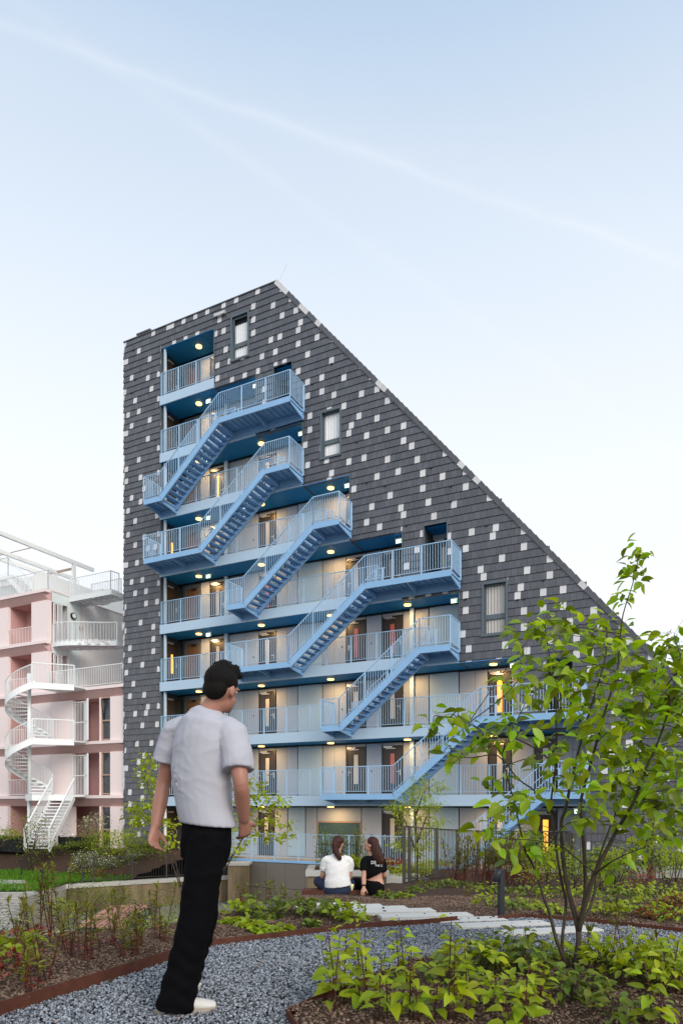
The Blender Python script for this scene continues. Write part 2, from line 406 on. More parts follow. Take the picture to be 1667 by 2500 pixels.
# ---- tiles
TW, TH = .248, .318
def tile_mesh(poly, z0, z1):
    """a hung tile: the lower edge stands proud, the upper edge tucks in."""
    m = MB(); n = len(poly)
    fy = lambda z: -.012-.034*(z1-z)/(z1-z0)
    vs = [(x, fy(z), z) for x, z in poly]+[(x, -.001, z) for x, z in poly]
    m.add(vs, [tuple(range(n))]+[(i, n+i, n+(i+1) % n, (i+1) % n) for i in range(n)])
    return m
G = .0035
full = tile_mesh([(-TW/2+G, -TH/2-.004), (TW/2-G, -TH/2-.004), (TW/2-G, TH/2+.02), (-TW/2+G, TH/2+.02)], -TH/2, TH/2).mesh('tile')
fullp = full.copy(); full.materials.append(M('dark_tile')); fullp.materials.append(M('pale_tile'))
tiles = []      # (poly, row z0, z1, full?, cx, cz)
nrow = int((ZTOP-.26-ZB)/TH)+1
for r in range(-1, nrow):
    z1 = ZTOP-.26-TH*r; z0 = z1-TH
    if r == -1: z1 = ZTOP; z0 = ZTOP-.26
    off = TW/2 if r % 2 else 0
    s = -2.5-off
    col = 0
    while s < SMAX:
        a, c = max(s, -2.5), s+TW
        s += TW; col += 1
        if c-a < .02 or z0 > ZTOP-SL*(a-APX): continue
        rects = [(a, c, max(z0, ZB), z1)]
        for o in ALLO: rects = sub(rects, o)
        for q in rects:
            if q[1]-q[0] < .015 or q[3]-q[2] < .03: continue
            p = clip([(q[0]+G, q[2]-.002), (q[1]-G, q[2]-.002), (q[1]-G, q[3]), (q[0]+G, q[3])])
            if len(p) < 3: continue
            isfull = abs(q[1]-q[0]-TW) < .002 and abs(q[3]-q[2]-TH) < .002 and len(p) == 4
            tiles.append((p, z0, z1, isfull, (q[0]+q[1])/2, (q[2]+q[3])/2, r, col))
# pale tiles scattered so that few touch
pale = set(); occ = []
order = list(range(len(tiles))); R.shuffle(order)
want = int(len(tiles)*.105)
for i in order:
    if len(pale) >= want: break
    t = tiles[i]
    if any(abs(t[4]-x) < .70 and abs(t[5]-z) < .50 and R.random() < .94 for x, z in occ): continue
    pale.add(i); occ.append((t[4], t[5]))
def hidden(t): return t[4] > 17.3 and t[5] < 5.5 or (t[4] > 20.5 and t[5] < 8) or t[5] < .5
cand = [i for i in range(len(tiles)) if tiles[i][3] and not hidden(tiles[i])]
near = lambda i: -tiles[i][4]*.4473
dk = sorted([i for i in cand if i not in pale], key=near)[:300]
pk = sorted([i for i in cand if i in pale], key=near)[:300]
single = set(dk) | set(pk)
for i in sorted(single):
    t = tiles[i]
    o = bpy.data.objects.new('pale_tile' if i in pale else 'tile', fullp if i in pale else full); COL.objects.link(o)
    o.parent = bld; o.location = (t[4], 0, t[5])
rest = MB(); restp = MB()
for i, t in enumerate(tiles):
    if i in single: continue
    m = restp if i in pale else rest
    n = len(t[0]); z0, z1 = t[1], t[2]
    fy = lambda z: -.012-.034*(z1-z)/(z1-z0)
    m.add([(x, fy(z), z) for x, z in t[0]]+[(x, -.001, z) for x, z in t[0]], [tuple(range(n))]+[(j, n+j, n+(j+1) % n, (j+1) % n) for j in range(n)])
rest.build('tile', 'dark_tile', bld, kind='stuff', fix=False)
restp.build('pale_tile', 'pale_tile', bld, kind='stuff', fix=False)
# verge tiles down the sloping edge
ang = math.atan(SL); ln = .335; dirx, dirz = math.cos(ang), -math.sin(ang)
vm = MB()
vm.add([(0,-.075,-.16),(ln,-.055,-.15),(ln,-.055,.035),(0,-.085,.06),(0,.40,-.16),(ln,.40,-.15),(ln,.40,.035),(0,.40,.06)],
       [(0,1,2,3),(3,2,6,7),(4,7,6,5),(0,3,7,4),(1,5,6,2),(0,4,5,1)])
vme = vm.mesh('verge_tile'); vmp = vme.copy(); vme.materials.append(M('dark_tile')); vmp.materials.append(M('pale_tile'))
k = 0
while True:
    d = .0+ln*k
    x = APX+dirx*d; z = ZTOP+.02+dirz*d
    if z < -.8: break
    o = bpy.data.objects.new('verge_tile', vmp if k in (0, 1, 2, 6, 10) or R.random() < .08 else vme); COL.objects.link(o)
    o.parent = bld; o.location = (x, 0, z); o.rotation_euler = (R.uniform(-.01, .01), ang, 0); k += 1
# little return tiles up the left corner
cm = MB(); cm.add([(-.06,-.05,-TH/2),(.02,-.05,-TH/2),(.02,-.015,TH/2),(-.03,-.015,TH/2),(-.06,.3,-TH/2),(.02,.3,-TH/2),(.02,.3,TH/2),(-.03,.3,TH/2)],
                  [(0,1,2,3),(0,3,7,4),(4,7,6,5),(1,5,6,2),(3,2,6,7),(0,4,5,1)])
cme = cm.mesh('corner_tile'); cmp_ = cme.copy(); cme.materials.append(M('dark_tile')); cmp_.materials.append(M('pale_tile'))
for r in range(nrow-1):
    z = ZTOP-.26-TH*(r+.5)
    o = bpy.data.objects.new('corner_tile', cmp_ if R.random() < .3 else cme); COL.objects.link(o); o.parent = bld; o.location = (-2.53, 0, z)
box('eave_trim', 'roof_edge', bld, -2.58, APX, -.055, .5, ZTOP+.002, ZTOP+.05)
ch = MB(); ch.box(-1.75, -1.1, .3, 1.0, ZTOP+.05, ZTOP+.32); ch.box(-1.9, -.95, .2, 1.1, ZTOP+.34, ZTOP+.42); ch.build('chimney', 'roof_edge', bld)
box('roof_vent', 'metal_pale', bld, 3.45, 4.1, -.16, -.05, ZTOP-.62, ZTOP-.48)
mast = MB(); mast.tube([(APX, .1, ZTOP), (APX+.5, .1, ZTOP+.75)], .004, 4); mast.build('lightning_rod', 'metal_pale', bld)
hk = MB()
for i in range(26):                                     # small snow hooks under some tiles
    t = tiles[R.choice(cand)]
    hk.box(t[4]-.05, t[4]+.05, -.07, -.03, t[5]-TH/2-.05, t[5]-TH/2)
hk.build('tile_hook', 'charcoal', bld)

# ---- windows in the tiles
for i, (a, c, z0, z1) in enumerate(WIN):
    f = MB(); w = .055
    f.box(a-.03, a+w, -.06, .2, z0, z1); f.box(c-w, c+.03, -.06, .2, z0, z1)
    f.box(a+w, c-w, -.06, .2, z1-w, z1+.03); f.box(a-.05, c+.05, -.085, .2, z0-.04, z0+w)
    wo = f.build('window', 'frame_grey', bld)
    zm = z0+.36*(z1-z0)
    s = MB(); i0, i1 = a+w+.003, c-w-.003; q = .06
    s.box(i0, i1, .10, .15, zm-.04, zm+.04)
    for u0, u1 in ((zm+.04, z1-w-.003), (z0+w+.003, zm-.04)):
        s.box(i0, i0+q, .10, .15, u0, u1); s.box(i1-q, i1, .10, .15, u0, u1)
        s.box(i0+q, i1-q, .10, .15, u1-q, u1); s.box(i0+q, i1-q, .10, .15, u0, u0+q)
    s.build('sash', 'frame_grey', wo)
    cu = MB(); n = 18                                    # a gathered curtain behind the glass
    for lo, hi in ((zm+.1, z1-.11-(.25 if i == 0 else 0)), (z0+.11, zm-.1)):
        vs = []; fs = []
        for j in range(n+1):
            x = i0+q+(i1-i0-2*q)*j/n; y = .17+.02*math.sin(j*2.1)
            vs += [(x, y, lo), (x, y, hi)]
        for j in range(n): fs.append((2*j, 2*j+2, 2*j+3, 2*j+1))
        cu.add(vs, fs)
    if i < 2: cu.build('curtain', 'curtain', wo)
    else: cu.build('curtain', 'glass_pale', wo)
    box('dark_room', 'glass_dark', wo, a, c, .205, .23, z0, z1)
    if i == 0:                                          # upper light tilted open
        s2 = MB(); s2.bar((i0+q, .02, z1-.16), (i0+q, .12, zm+.06), .04, .04); s2.bar((i0+q, .02, z1-.16), (i1-.02, .02, z1-.16), .03, .03); s2.build('tilted_sash', 'frame_grey', wo)

# ---- galleries: slabs, ceilings, back walls, doors
def door(parent, x0, x1, zf, y, kind, hand=1, glow=None):
    """kind 'flat' a dark flat door with a strip of glass, 'store' a wide pale blue door."""
    if kind == 'store':
        d = box('utility_door', 'door_blue', parent, x0+.02, x1-.02, y-.05, y-.012, zf+.03, zf+2.42)
        h = MB(); h.box(x0+.08, x0+.12, y-.09, y-.05, zf+.95, zf+1.2); h.build('door_handle', 'metal_pale', d)
        for zz in (.3, 1.2, 2.1): box('hinge', 'metal_pale', d, x1-.07, x1-.04, y-.065, y-.05, zf+zz, zf+zz+.13)
        return d
    f = MB(); z1 = zf+2.28
    f.box(x0, x0+.05, y-.06, y-.004, zf, z1); f.box(x1-.05, x1, y-.06, y-.004, zf, z1); f.box(x0+.05, x1-.05, y-.06, y-.004, z1-.05, z1)
    f.box(x0+.053, x1-.053, y-.028, y-.004, zf+.01, z1-.053)
    d = f.build('door', 'door_dark', parent)
    xm = (x0+x1)/2; gw = .11
    g = MB(); g.box(xm-gw, xm+gw, y-.034, y-.028, zf+.55, zf+1.92)
    g.build('door_glass', glow or 'glass_pale', d)
    fr = MB(); fr.box(xm-gw-.025, xm-gw, y-.04, y-.028, zf+.53, zf+1.94); fr.box(xm+gw, xm+gw+.025, y-.04, y-.028, zf+.53, zf+1.94)
    fr.box(xm-gw, xm+gw, y-.04, y-.028, zf+1.92, zf+1.945); fr.box(xm-gw, xm+gw, y-.04, y-.028, zf+.525, zf+.55); fr.build('glass_trim', 'black', d)
    hx = x1-.12 if hand > 0 else x0+.12
    h = MB(); h.box(hx-.02, hx+.02, y-.045, y-.028, zf+.93, zf+1.18); h.box(hx-.14*hand if hand > 0 else hx, hx if hand > 0 else hx+.14, y-.075, y-.05, zf+1.08, zf+1.11)
    h.build('door_handle', 'metal_pale', d)
    cl = MB(); cl.box(x0+.08, x0+.50, y-.095, y-.0605, z1-.10, z1-.02); cl.box(x0+.2, x0+.66, y-.10, y-.07, z1-.15, z1-.115); cl.build('door_closer', 'metal_pale', d)
    return d
BAYS = [(.36, 1.39, 'lift'), (1.42, 2.0, 'p'), (2.03, 3.0, 'd'), (3.25, 4.12, 'p'), (4.12, 5.03, 'p'), (5.06, 6.05, 'd'), (6.08, 6.68, 'p'), (6.68, 7.28, 'b'), (7.31, 8.65, 's'),
        (8.68, 9.3, 'p'), (9.3, 9.91, 'p'), (9.94, 10.93, 'd'), (10.96, 11.74, 'b'), (11.77, 12.76, 'd'), (12.79, 13.17, 'p'), (13.36, 13.99, 'p'), (14.02, 15.37, 's'),
        (15.40, 16.1, 'p'), (16.1, 16.63, 'p'), (16.66, 17.63, 'd'), (17.66, 18.57, 'p'), (18.60, 19.47, 'd'), (19.5, 20.1, 'p'), (20.1, 20.75, 'p')]
GBAY = [(.36, 1.39, 'lift'), (1.42, 2.0, 'p'), (2.03, 3.0, 'd'), (3.25, 4.2, 'p'), (4.2, 5.0, 'p'), (5.03, 5.95, 'd'), (5.98, 6.72, 'p'), (6.75, 7.72, 's'), (7.75, 8.35, 'p'), (8.38, 10.70, 'glass'), (10.73, 11.74, 'p'),
        (11.77, 12.76, 'd'), (12.79, 13.17, 'p'), (13.36, 13.99, 'p'), (14.02, 15.37, 's'), (15.40, 16.1, 'p'), (16.1, 16.63, 'p'), (16.66, 17.63, 'd'), (17.66, 18.57, 'p'), (18.60, 19.47, 'd'), (19.5, 20.1, 'p'), (20.1, 20.75, 'p')]
GLOW = {(2, 19): 'glass_orange', (0, 19): 'glass_amber', (3, 11): 'glass_red', (3, 13): 'glass_red', (1, 13): 'glass_red', (4, 5): 'glass_red', (6, 2): 'glass_amber'}
for k in range(9):
    sr = SR[k]; zf = L[k]; zc = L[k+1]-FB
    # floor slab with a blue edge in panels about five metres long
    if k > 0:
        box('floor_slab', 'jamb_dark', bld, .0, sr, -.03, GD+.2, zf-FB+.03, zf-.003)
        x = -.04
        while x < sr-.01:
            x1 = min(x+4.98, sr)
            if sr-x1 < .6: x1 = sr
            box('fascia_panel', 'fascia_blue', bld, x+.004, x1-.004, -.09, -.032, zf-FB, zf)
            x = x1
    else:
        box('floor_slab', 'concrete', bld, 0, 20.9, -.5, GD+.2, zf-.14, zf-.003)
        box('deck_edge', 'steel_blue', bld, 4.62, 16.3, -.56, -.503, zf-.13, zf-.01)
    # ceiling in blue panels with fine joints
    x = .0
    while x < sr-.01:
        x1 = min(x+1.24, sr)
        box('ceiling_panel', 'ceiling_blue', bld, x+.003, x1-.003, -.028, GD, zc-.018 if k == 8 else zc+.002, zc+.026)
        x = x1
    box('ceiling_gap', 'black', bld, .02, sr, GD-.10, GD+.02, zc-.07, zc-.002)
    # side walls
    box('side_wall', 'jamb_dark', bld, -.13, -.003, -.02, GD+.2, zf-.3, zc+.02)
    box('side_wall', 'jamb_dark', bld, sr+.003, sr+.1, .125, GD+.2, zf-FB if k else zf, zc+.02)
    sw = MB(); sw.box(.0, .02, .35, 1.25, zf+.02, zf+2.25); sdoor = sw.build('side_door', 'door_dark', bld)
    box('door_glass', 'glass_amber' if k in (3, 5) else 'glass_dark', sdoor, .021, .03, .72, .86, zf+.6, zf+1.6)
    box('door_handle', 'metal_pale', sdoor, .021, .06, 1.12, 1.16, zf+.95, zf+1.2)
    box('door_closer', 'metal_pale', sdoor, .021, .09, .45, .85, zf+2.12, zf+2.2)
    box('corner_post', 'fascia_blue' if k else 'white_wall', bld, .14, .24, .02, .12, zf, zc-.02)
    for px in (3.05, 13.18):
        if px+.17 < sr: box('column', 'fascia_blue', bld, px, px+.17, GD-.22, GD-.05, zf, zc-.02)
    for bi, (a, c, t) in enumerate(GBAY if k == 0 else BAYS):
        if a > sr-.2: break
        c = min(c, sr-.01); g = .006
        if t in ('p', 'b'):
            box('wall_panel', 'wall_panel' if t == 'p' else 'blue_panel', bld, a+g, c-g, GD-.03, GD+.02, zf+.01, zc-.08)
        elif t == 'lift':
            lf = MB(); lf.box(a, a+.09, GD-.05, GD+.02, zf, zf+2.4); lf.box(c-.09, c, GD-.05, GD+.02, zf, zf+2.4); lf.box(a+.09, c-.09, GD-.05, GD+.02, zf+2.2, zf+2.4)
            lo = lf.build('lift_door', 'frame_grey', bld)
            box('door_leaf', 'lift_glow_brown', lo, a+.09, c-.09, GD-.01, GD+.02, zf+.01, zf+2.2)
            box('lift_display', 'black', lo, a+.45, a+.75, GD-.06, GD-.051, zf+2.06, zf+2.16)
        elif t == 'glass':
            box('wall_panel', 'wall_panel', bld, a+g, c-g, GD-.03, GD+.02, zf+1.75, zc-.08)
            wf = MB(); wf.box(a, a+.05, GD-.05, GD+.02, zf, zf+1.74); wf.box(c-.05, c, GD-.05, GD+.02, zf, zf+1.74); wf.box(a+.05, c-.05, GD-.05, GD+.02, zf+1.69, zf+1.74)
            wo = wf.build('lobby_window', 'brass_frame', bld)
            box('pane', 'glass_teal', wo, a+.05, c-.05, GD-.02, GD+.0, zf+.02, zf+1.69)
            dt = MB()                                     # printed dot pattern on the glass
            for q in range(230):
                x = R.uniform(a+.08, c-.1); z = zf+R.uniform(.1, 1.64)
                if math.sin(x*3.1+z*4)+math.sin(x*5.3-z*2.2) < .1: continue
                dt.add([(x-.014, GD-.022, z), (x, GD-.022, z-.02), (x+.014, GD-.022, z), (x, GD-.022, z+.02)], [(0, 1, 2, 3)])
            dt.build('dot_print', 'black', wo, fix=False, kind='stuff')
        elif t == 'd':
            if c-a > .6: door(bld, a, c, zf, GD, 'flat', 1 if bi < 8 or bi > 12 else (-1 if bi in (11,) else 1), GLOW.get((k, bi)))
            if zc-.08 > zf+2.3 and c-a > .6: box('wall_panel', 'wall_panel', bld, a+g, c-g, GD-.03, GD+.02, zf+2.285, zc-.08)
        elif t == 's':
            if c-a > .9:
                door(bld, a, c, zf, GD, 'store')
            box('wall_panel', 'wall_panel' if c-a > .9 else 'blue_panel', bld, a+g, c-g, GD-.03 if c-a < .9 else GD-.01, GD+.02, zf+.01, zc-.08)
    for bx in (4.7, 9.7, 11.2, 19.55):
        if bx < sr: box('doorbell', 'charcoal', bld, bx, bx+.05, GD-.05, GD-.0305, zf+1.1, zf+1.17)
# metal trims on the stepped edges of the tiles
for k in range(9):
    tr = MB(); zlo, zhi = L[k], L[k+1]-FB; tr.box(SR[k]-.002, SR[k]+.028, -.07, .1, max(zlo-FB+.0, -1.0) if k == 0 else zlo, zhi); tr.build('edge_trim', 'frame_grey', bld)
box('edge_trim', 'frame_grey', bld, -.035, -.005, -.07, .1, -1.0, L[9]-FB)
for a, c, z0, z1 in REC:
    tr = MB(); tr.box(a-.03, a, -.07, .12, z0, z1); tr.box(c, c+.03, -.07, .12, z0, z1); tr.box(a, c, -.07, .12, z1, z1+.03); tr.build('niche_frame', 'frame_grey', bld)
# recessed doors reached from the two long landings
for a, c, z0, z1 in REC:
    n = MB(); n.box(a-.05, a, .12, 1.2, z0-.02, z1+.05); n.box(c, c+.05, .12, 1.2, z0-.02, z1+.05); n.build('niche_wall', 'jamb_dark', bld)
    box('ceiling_panel', 'ceiling_blue', bld, a, c, .1, 1.2, z1, z1+.03)
    box('floor_slab', 'jamb_dark', bld, a, c, .1, 1.2, z0-.05, z0-.003)
    box('wall_panel', 'wall_panel', bld, a, c, 1.1, 1.2, z0, z1)
    door(bld, a+.02, c-.02, z0, 1.1, 'flat')

# ---- railings of the galleries
def rail_mesh(top, bal, posts, x0, x1, y, zf, h=1.2, step=.112, pstep=1.22):
    top.bar((x0, y, zf+h), (x1, y, zf+h), .045, .03); top.bar((x0, y, zf+.11), (x1, y, zf+.11), .03, .02)
    n = max(1, round((x1-x0)/pstep))
    for i in range(n+1):
        x = x0+(x1-x0)*i/n; posts.box(x-.022, x+.022, y-.02, y+.02, zf-.03, zf+h)
    n = int((x1-x0)/step)
    for i in range(1, n):
        x = x0+(x1-x0)*i/n; bal.box(x-.0085, x+.0085, y-.0085, y+.0085, zf+.11, zf+h)
GAPS = {0: [(4.65, 16.1)], 1: [(.02, 10.05), (13.45, 19.5)], 2: [(.02, 10.05), (10.95, 17.05)], 3: [(.02, 5.05), (8.42, 14.56)], 4: [(.02, 5.05), (5.99, 12.14)],
        5: [(3.47, 9.67)], 6: [(1.05, 7.17)], 7: [(.02, 4.62)], 8: [(.02, 3.36)]}
for k, segs in GAPS.items():
    for (x0, x1) in segs:
        t, bl, p = MB(), MB(), MB()
        y = -.02 if k else -.52
        rail_mesh(t, bl, p, x0, x1, y, L[k])
        ro = t.build('gallery_railing', 'rail_blue', bld)
        bl.build('balusters', 'rail_blue', ro, kind='stuff', fix=False); p.build('posts', 'rail_blue', ro, kind='stuff', fix=False)
# plinth under the deck, in large grey boards
x = 4.62
while x < 16:
    for z0, z1 in ((-2.78, -1.63), (-3.5, -2.80)):
        box('plinth_panel', 'plinth', bld, x+.006, x+1.042, -.54, -.42, z0, z1)
    x += 1.05
box('plinth_core', 'jamb_dark', bld, -2.5, 24, -.40, 1.5, -3.5, -1.62)

# ================================================================== steel staircases
def stair(k, s0, s1, s2, s3, label, ground=False):
    H = 2.95; zb = L[k]; YF, YB = -1.32, -.14
    cx = (s0+s3)/2
    root = empty('steel_staircase', loc2w(cx, -.7, zb), RA); tag(root, label, 'staircase', 'blue steel stairs between the galleries')
    X = lambda s: s-cx
    Y = lambda y: y+.7
    def prof(o, hgt):          # offset polyline pairs
        pass
    run = s2-s1; sl = H/run
    tops = [(s0, .05), (s1-.02, .05), (s2-.10, H+.05), (s3, H+.05)]
    bots = [(s3, H-.20), (s2+.02, H-.20), (s1+.12, -.20), (s0, -.20)]
    if ground:
        tops = [(s1-.05, .02), (s2-.10, H+.05), (s3, H+.05)]; bots = [(s3, H-.20), (s2+.02, H-.20), (s1+.25, 0)]
    for y in (YF, YB):
        w = MB(); pl = [(X(a), z) for a, z in tops+bots]
        w.prism(pl, 'y', Y(y)-.012, Y(y)+.012)
        tp = [(X(a), z) for a, z in tops]; bt = [(X(a), z) for a, z in reversed(bots)]
        e = 1 if y == YF else -1
        for line, dz in ((tp, -.008), (bt, .008)):
            for p, q in zip(line, line[1:]): w.bar((p[0], Y(y)+.035*e*-1*(-1 if y == YF else -1), p[1]+dz), (q[0], Y(y)+.035*e*-1*(-1 if y == YF else -1), q[1]+dz), .07, .014)
        # splice plate where the flight meets the landing
        if not ground: w.bar((X(s1)+.03, Y(y)-.02*e, .1), (X(s1)+.17, Y(y)-.02*e, -.22), .012, .03)
        w.build('stringer', 'steel_blue', root)
    tm = MB(); tm.box(-.135, .135, Y(YF)+.013, Y(YB)-.013, -.012, 0); tm.box(-.135, -.125, Y(YF)+.013, Y(YB)-.013, -.06, -.012); tm.box(.125, .135, Y(YF)+.013, Y(YB)-.013, -.05, -.012)
    tm.add([(-.12,Y(YF)+.014,-.012),(.12,Y(YF)+.014,-.012),(.05,Y(YF)+.014,-.13)], [(0,1,2)]); tm.add([(-.12,Y(YB)-.014,-.012),(.12,Y(YB)-.014,-.012),(.05,Y(YB)-.014,-.13)], [(0,1,2)])
    tme = tm.mesh('tread'); tme.materials.append(M('steel_blue'))
    for i in range(15):
        o = bpy.data.objects.new('tread', tme); COL.objects.link(o); o.parent = root
        o.location = (X(s1+run*(i+.62)/15.6), 0, H*(i+1)/16)
    lands = [(s2-.05, s3, H)] + ([] if ground else [(s0, s1+.05, 0)])
    for a, c, z in lands:
        g = MB(); g.box(X(a), X(c), Y(YF)+.013, Y(YB)+.10, z-.035, z-.005)
        n = max(2, int((c-a)/.27))
        for i in range(n+1):
            x = X(a)+(c-a)*i/n; g.box(x-.012, x+.012, Y(YF)+.013, Y(YB), z-.10, z-.036)
        lo = g.build('landing', 'steel_blue', root)
        nb = max(2, round((c-a)/1.6)+1)
        br = MB()
        for i in range(nb):
            x = X(a)+.06+(c-a-.12)*i/(nb-1)
            br.prism([(Y(YF)+.015, z-.11), (Y(YB)+.09, z-.11), (Y(YB)+.09, z-.36), (Y(YB)-.1, z-.34), (Y(YF)+.015, z-.19)], 'x', x-.03, x+.03)
        br.build('bracket', 'steel_blue', lo)
        # beam that carries the landing, under the fascia
        bm_ = MB(); bm_.box(X(a)-.02, X(c), Y(YB)+.03, Y(YB)+.048, z-.40, z-.12); bm_.box(X(a)-.02, X(c), Y(YB)-.02, Y(YB)+.03, z-.40, z-.385); bm_.build('landing_beam', 'steel_blue', lo)
    # outer railing
    t, bl, p = MB(), MB(), MB()
    hr = 1.2
    path = ([] if ground else [(s0, 0.), (s1, 0.)])+([(s1-.05, 0)] if ground else [])+[(s2, H), (s3, H)]
    yr = Y(YF)+.0
    for (a, za), (c, zc2) in zip(path, path[1:]):
        t.bar((X(a), yr, za+hr), (X(c), yr, zc2+hr), .042, .032); t.bar((X(a), yr, za+.15), (X(c), yr, zc2+.15), .03, .02)
        n = max(1, round((c-a)/1.2))
        for i in range(n+1):
            f = i/n; x = X(a+(c-a)*f); z = za+(zc2-za)*f; p.box(x-.022, x+.022, yr-.02, yr+.02, z-.02, z+hr)
        n = max(1, round((c-a)/.112))
        for i in range(1, n):
            f = i/n; x = X(a+(c-a)*f); z = za+(zc2-za)*f; bl.box(x-.0085, x+.0085, yr-.0085, yr+.0085, z+.15, z+hr)
    ro = t.build('outer_railing', 'rail_blue', root); bl.build('balusters', 'rail_blue', ro, kind='stuff', fix=False); p.build('posts', 'rail_blue', ro, kind='stuff', fix=False)
    # end railings back to the wall
    for s, z in ([(s3, H)] if ground else [(s0, 0.), (s3, H)]):
        t, bl = MB(), MB(); x = X(s)
        t.bar((x, Y(YF), z+hr), (x, Y(-.1), z+hr), .042, .032); t.bar((x, Y(YF), z+.12), (x, Y(-.1), z+.12), .03, .02)
        for i in range(1, 11): yy = Y(YF)+(YF*-1-.1)*i/11; bl.box(x-.0085, x+.0085, yy-.0085, yy+.0085, z+.12, z+hr)
        t.box(x-.03, x+.03, Y(-.12), Y(-.06), z-.02, z+hr)
        ro = t.build('end_railing', 'rail_blue', root); bl.build('balusters', 'rail_blue', ro, kind='stuff', fix=False)
    # inner handrail along the upper part of the flight
    t, bl = MB(), MB(); yi = Y(YB)-.03; f0 = .22
    a, za = s1+run*f0, H*f0
    for h in (.98, .68): t.tube([(X(a), yi, za+h), (X(s2), yi, H+h), (X(s2+.32), yi, H+h)], .018, 6)
    t.bar((X(a), yi, za+.12), (X(s2), yi, H+.12), .02, .02)
    for f in (f0, .48, .74, 1.0): x = X(s1+run*f); t.box(x-.018, x+.018, yi-.018, yi+.018, H*f, H*f+.98)
    x = X(s2+.32); t.box(x-.035, x+.035, yi-.035, yi+.035, H, H+1.0); t.tube([(x, yi, H+1.0), (x+.1, yi, H+1.0), (x+.12, yi, H+.95)], .015, 6)
    n = int(run*(1-f0)/.112)
    for i in range(1, n):
        f = f0+(1-f0)*i/n; x = X(s1+run*f); bl.box(x-.006, x+.006, yi-.006, yi+.006, H*f+.12, H*f+.68)
    ro = t.build('inner_handrail', 'rail_blue', root); bl.build('balusters', 'rail_blue', ro, kind='stuff', fix=False)
    return root
stair(6, 0.02, 1.05, 4.62, 8.50, 'topmost blue steel staircase, rising to the long landing under the top window')
stair(5, 0.02, 3.47, 7.17, 8.46, 'second blue staircase from the top, with a long lower landing at the left corner')
stair(4, 5.05, 5.99, 9.67, 10.93, 'third blue staircase from the top, with a short landing at each end')
stair(3, 5.05, 8.42, 12.14, 15.9, 'fourth blue staircase from the top, with long landings at both ends')
stair(2, 10.05, 10.93, 14.56, 15.85, 'third blue staircase from the ground, ending below the lowest tiled window')
stair(1, 10.05, 13.42, 17.05, 20.8, 'second blue staircase from the ground, rising to the door with the orange glass')
stair(0, 16.1, 16.1, 19.51, 20.9, 'lowest blue steel staircase, starting on the ground behind the bronze fence', True)

# ================================================================== lamps and exit signs under the galleries
ORD = ['ground', 'first', 'second', 'third', 'fourth', 'fifth', 'sixth', 'seventh', 'top']
PLC = ['leftmost', 'second from the left', 'third from the left', 'fourth from the left', 'fifth from the left']
lm = MB(); lm.disc((0, 0, -.075), .155, .05, 24); lme = lm.mesh('diffuser'); lme.materials.append(M('lamp_glow'))
lr = MB(); lr.disc((0, 0, -.026), .17, .024, 24); lre = lr.mesh('rim'); lre.materials.append(M('lamp_rim'))
ll = bpy.data.lights.new('lamp_light', 'AREA'); ll.shape = 'DISK'; ll.size = .28; ll.energy = 22; ll.color = (1, .58, .22)
for k in range(9):
    sr = SR[k]; zc = L[k+1]-FB-(.018 if k == 8 else -.002)
    for j, s in enumerate((1.92, 5.72, 9.52, 13.30, 17.08)):
        if s > sr-.15: continue
        t = empty('ceiling_lamp', loc2w(s, .62, zc), RA)
        tag(t, f'round lit lamp under the ceiling of the {ORD[k]} gallery, {PLC[j]}', 'lamp', 'round lamps under the gallery ceilings')
        for me, nm in ((lme, 'diffuser'), (lre, 'rim')):
            o = bpy.data.objects.new(nm, me); COL.objects.link(o); o.parent = t
        lo = bpy.data.objects.new('lamp_light', ll); COL.objects.link(lo); lo.parent = t; lo.location = (0, 0, -.082)
sg = MB(); sg.box(-.13, .13, -.012, .012, -.285, -.13); sg.cur = 1
sg.add([(-.02,-.0125,-.28),(.0,-.0125,-.28),(.03,-.0125,-.21),(.0,-.0125,-.2)], [(0,1,2,3)]); sg.add([(.0,-.0125,-.2),(.03,-.0125,-.21),(.06,-.0125,-.17),(.04,-.0125,-.16)], [(0,1,2,3)])
sg.add([(-.12,-.0125,-.22),(-.06,-.0125,-.18),(-.06,-.0125,-.26)], [(0,1,2)]); sg.box(.08, .13, -.013, -.0121, -.28, -.15)
sgm = sg.mesh('sign_panel', fix=False); sgm.materials.append(M('sign_glow')); sgm.materials.append(M('sign_green'))
bo = MB(); bo.box(-.17, .17, -.03, .03, -.118, -.07); bo.box(-.01, .01, -.01, .01, -.07, 0); bom = bo.mesh('sign_body'); bom.materials.append(M('metal_pale'))
for k in range(8):
    spots = ([(2.65, 'near the lift')] if k else [])+([(SR[k]-.35, 'at the right end')] if k not in (1,) else [])
    for s, where in spots:
        t = empty('exit_sign', loc2w(s, .45, L[k+1]-FB), RA); tag(t, f'lit white exit sign hanging over the {ORD[k]} gallery {where}', 'exit sign', 'lit exit signs over the galleries')
        for me, nm in ((sgm, 'sign_panel'), (bom, 'sign_body')):
            o = bpy.data.objects.new(nm, me); COL.objects.link(o); o.parent = t
# ================================================================== pink and white building on the left
PK = (-8.54, .15, -1.45)
pink = empty('pink_building', loc2w(*PK), RA)
tag(pink, 'pink apartment building with white side wall and roof stairs, left of the dark tower', 'building')
def pk(mb, name, m, parent=None, kind=None):
    o = mb.build(name, m, parent or pink, kind=kind)
    if parent is None: o.location = (-PK[0], -PK[1], -PK[2])
    return o
PF = .15; PL = -26.0; PR = -2.60                       # front plane, left and right ends
B = [-1.45, 1.54, 4.51, 7.50, 10.47, 13.42]              # floor levels
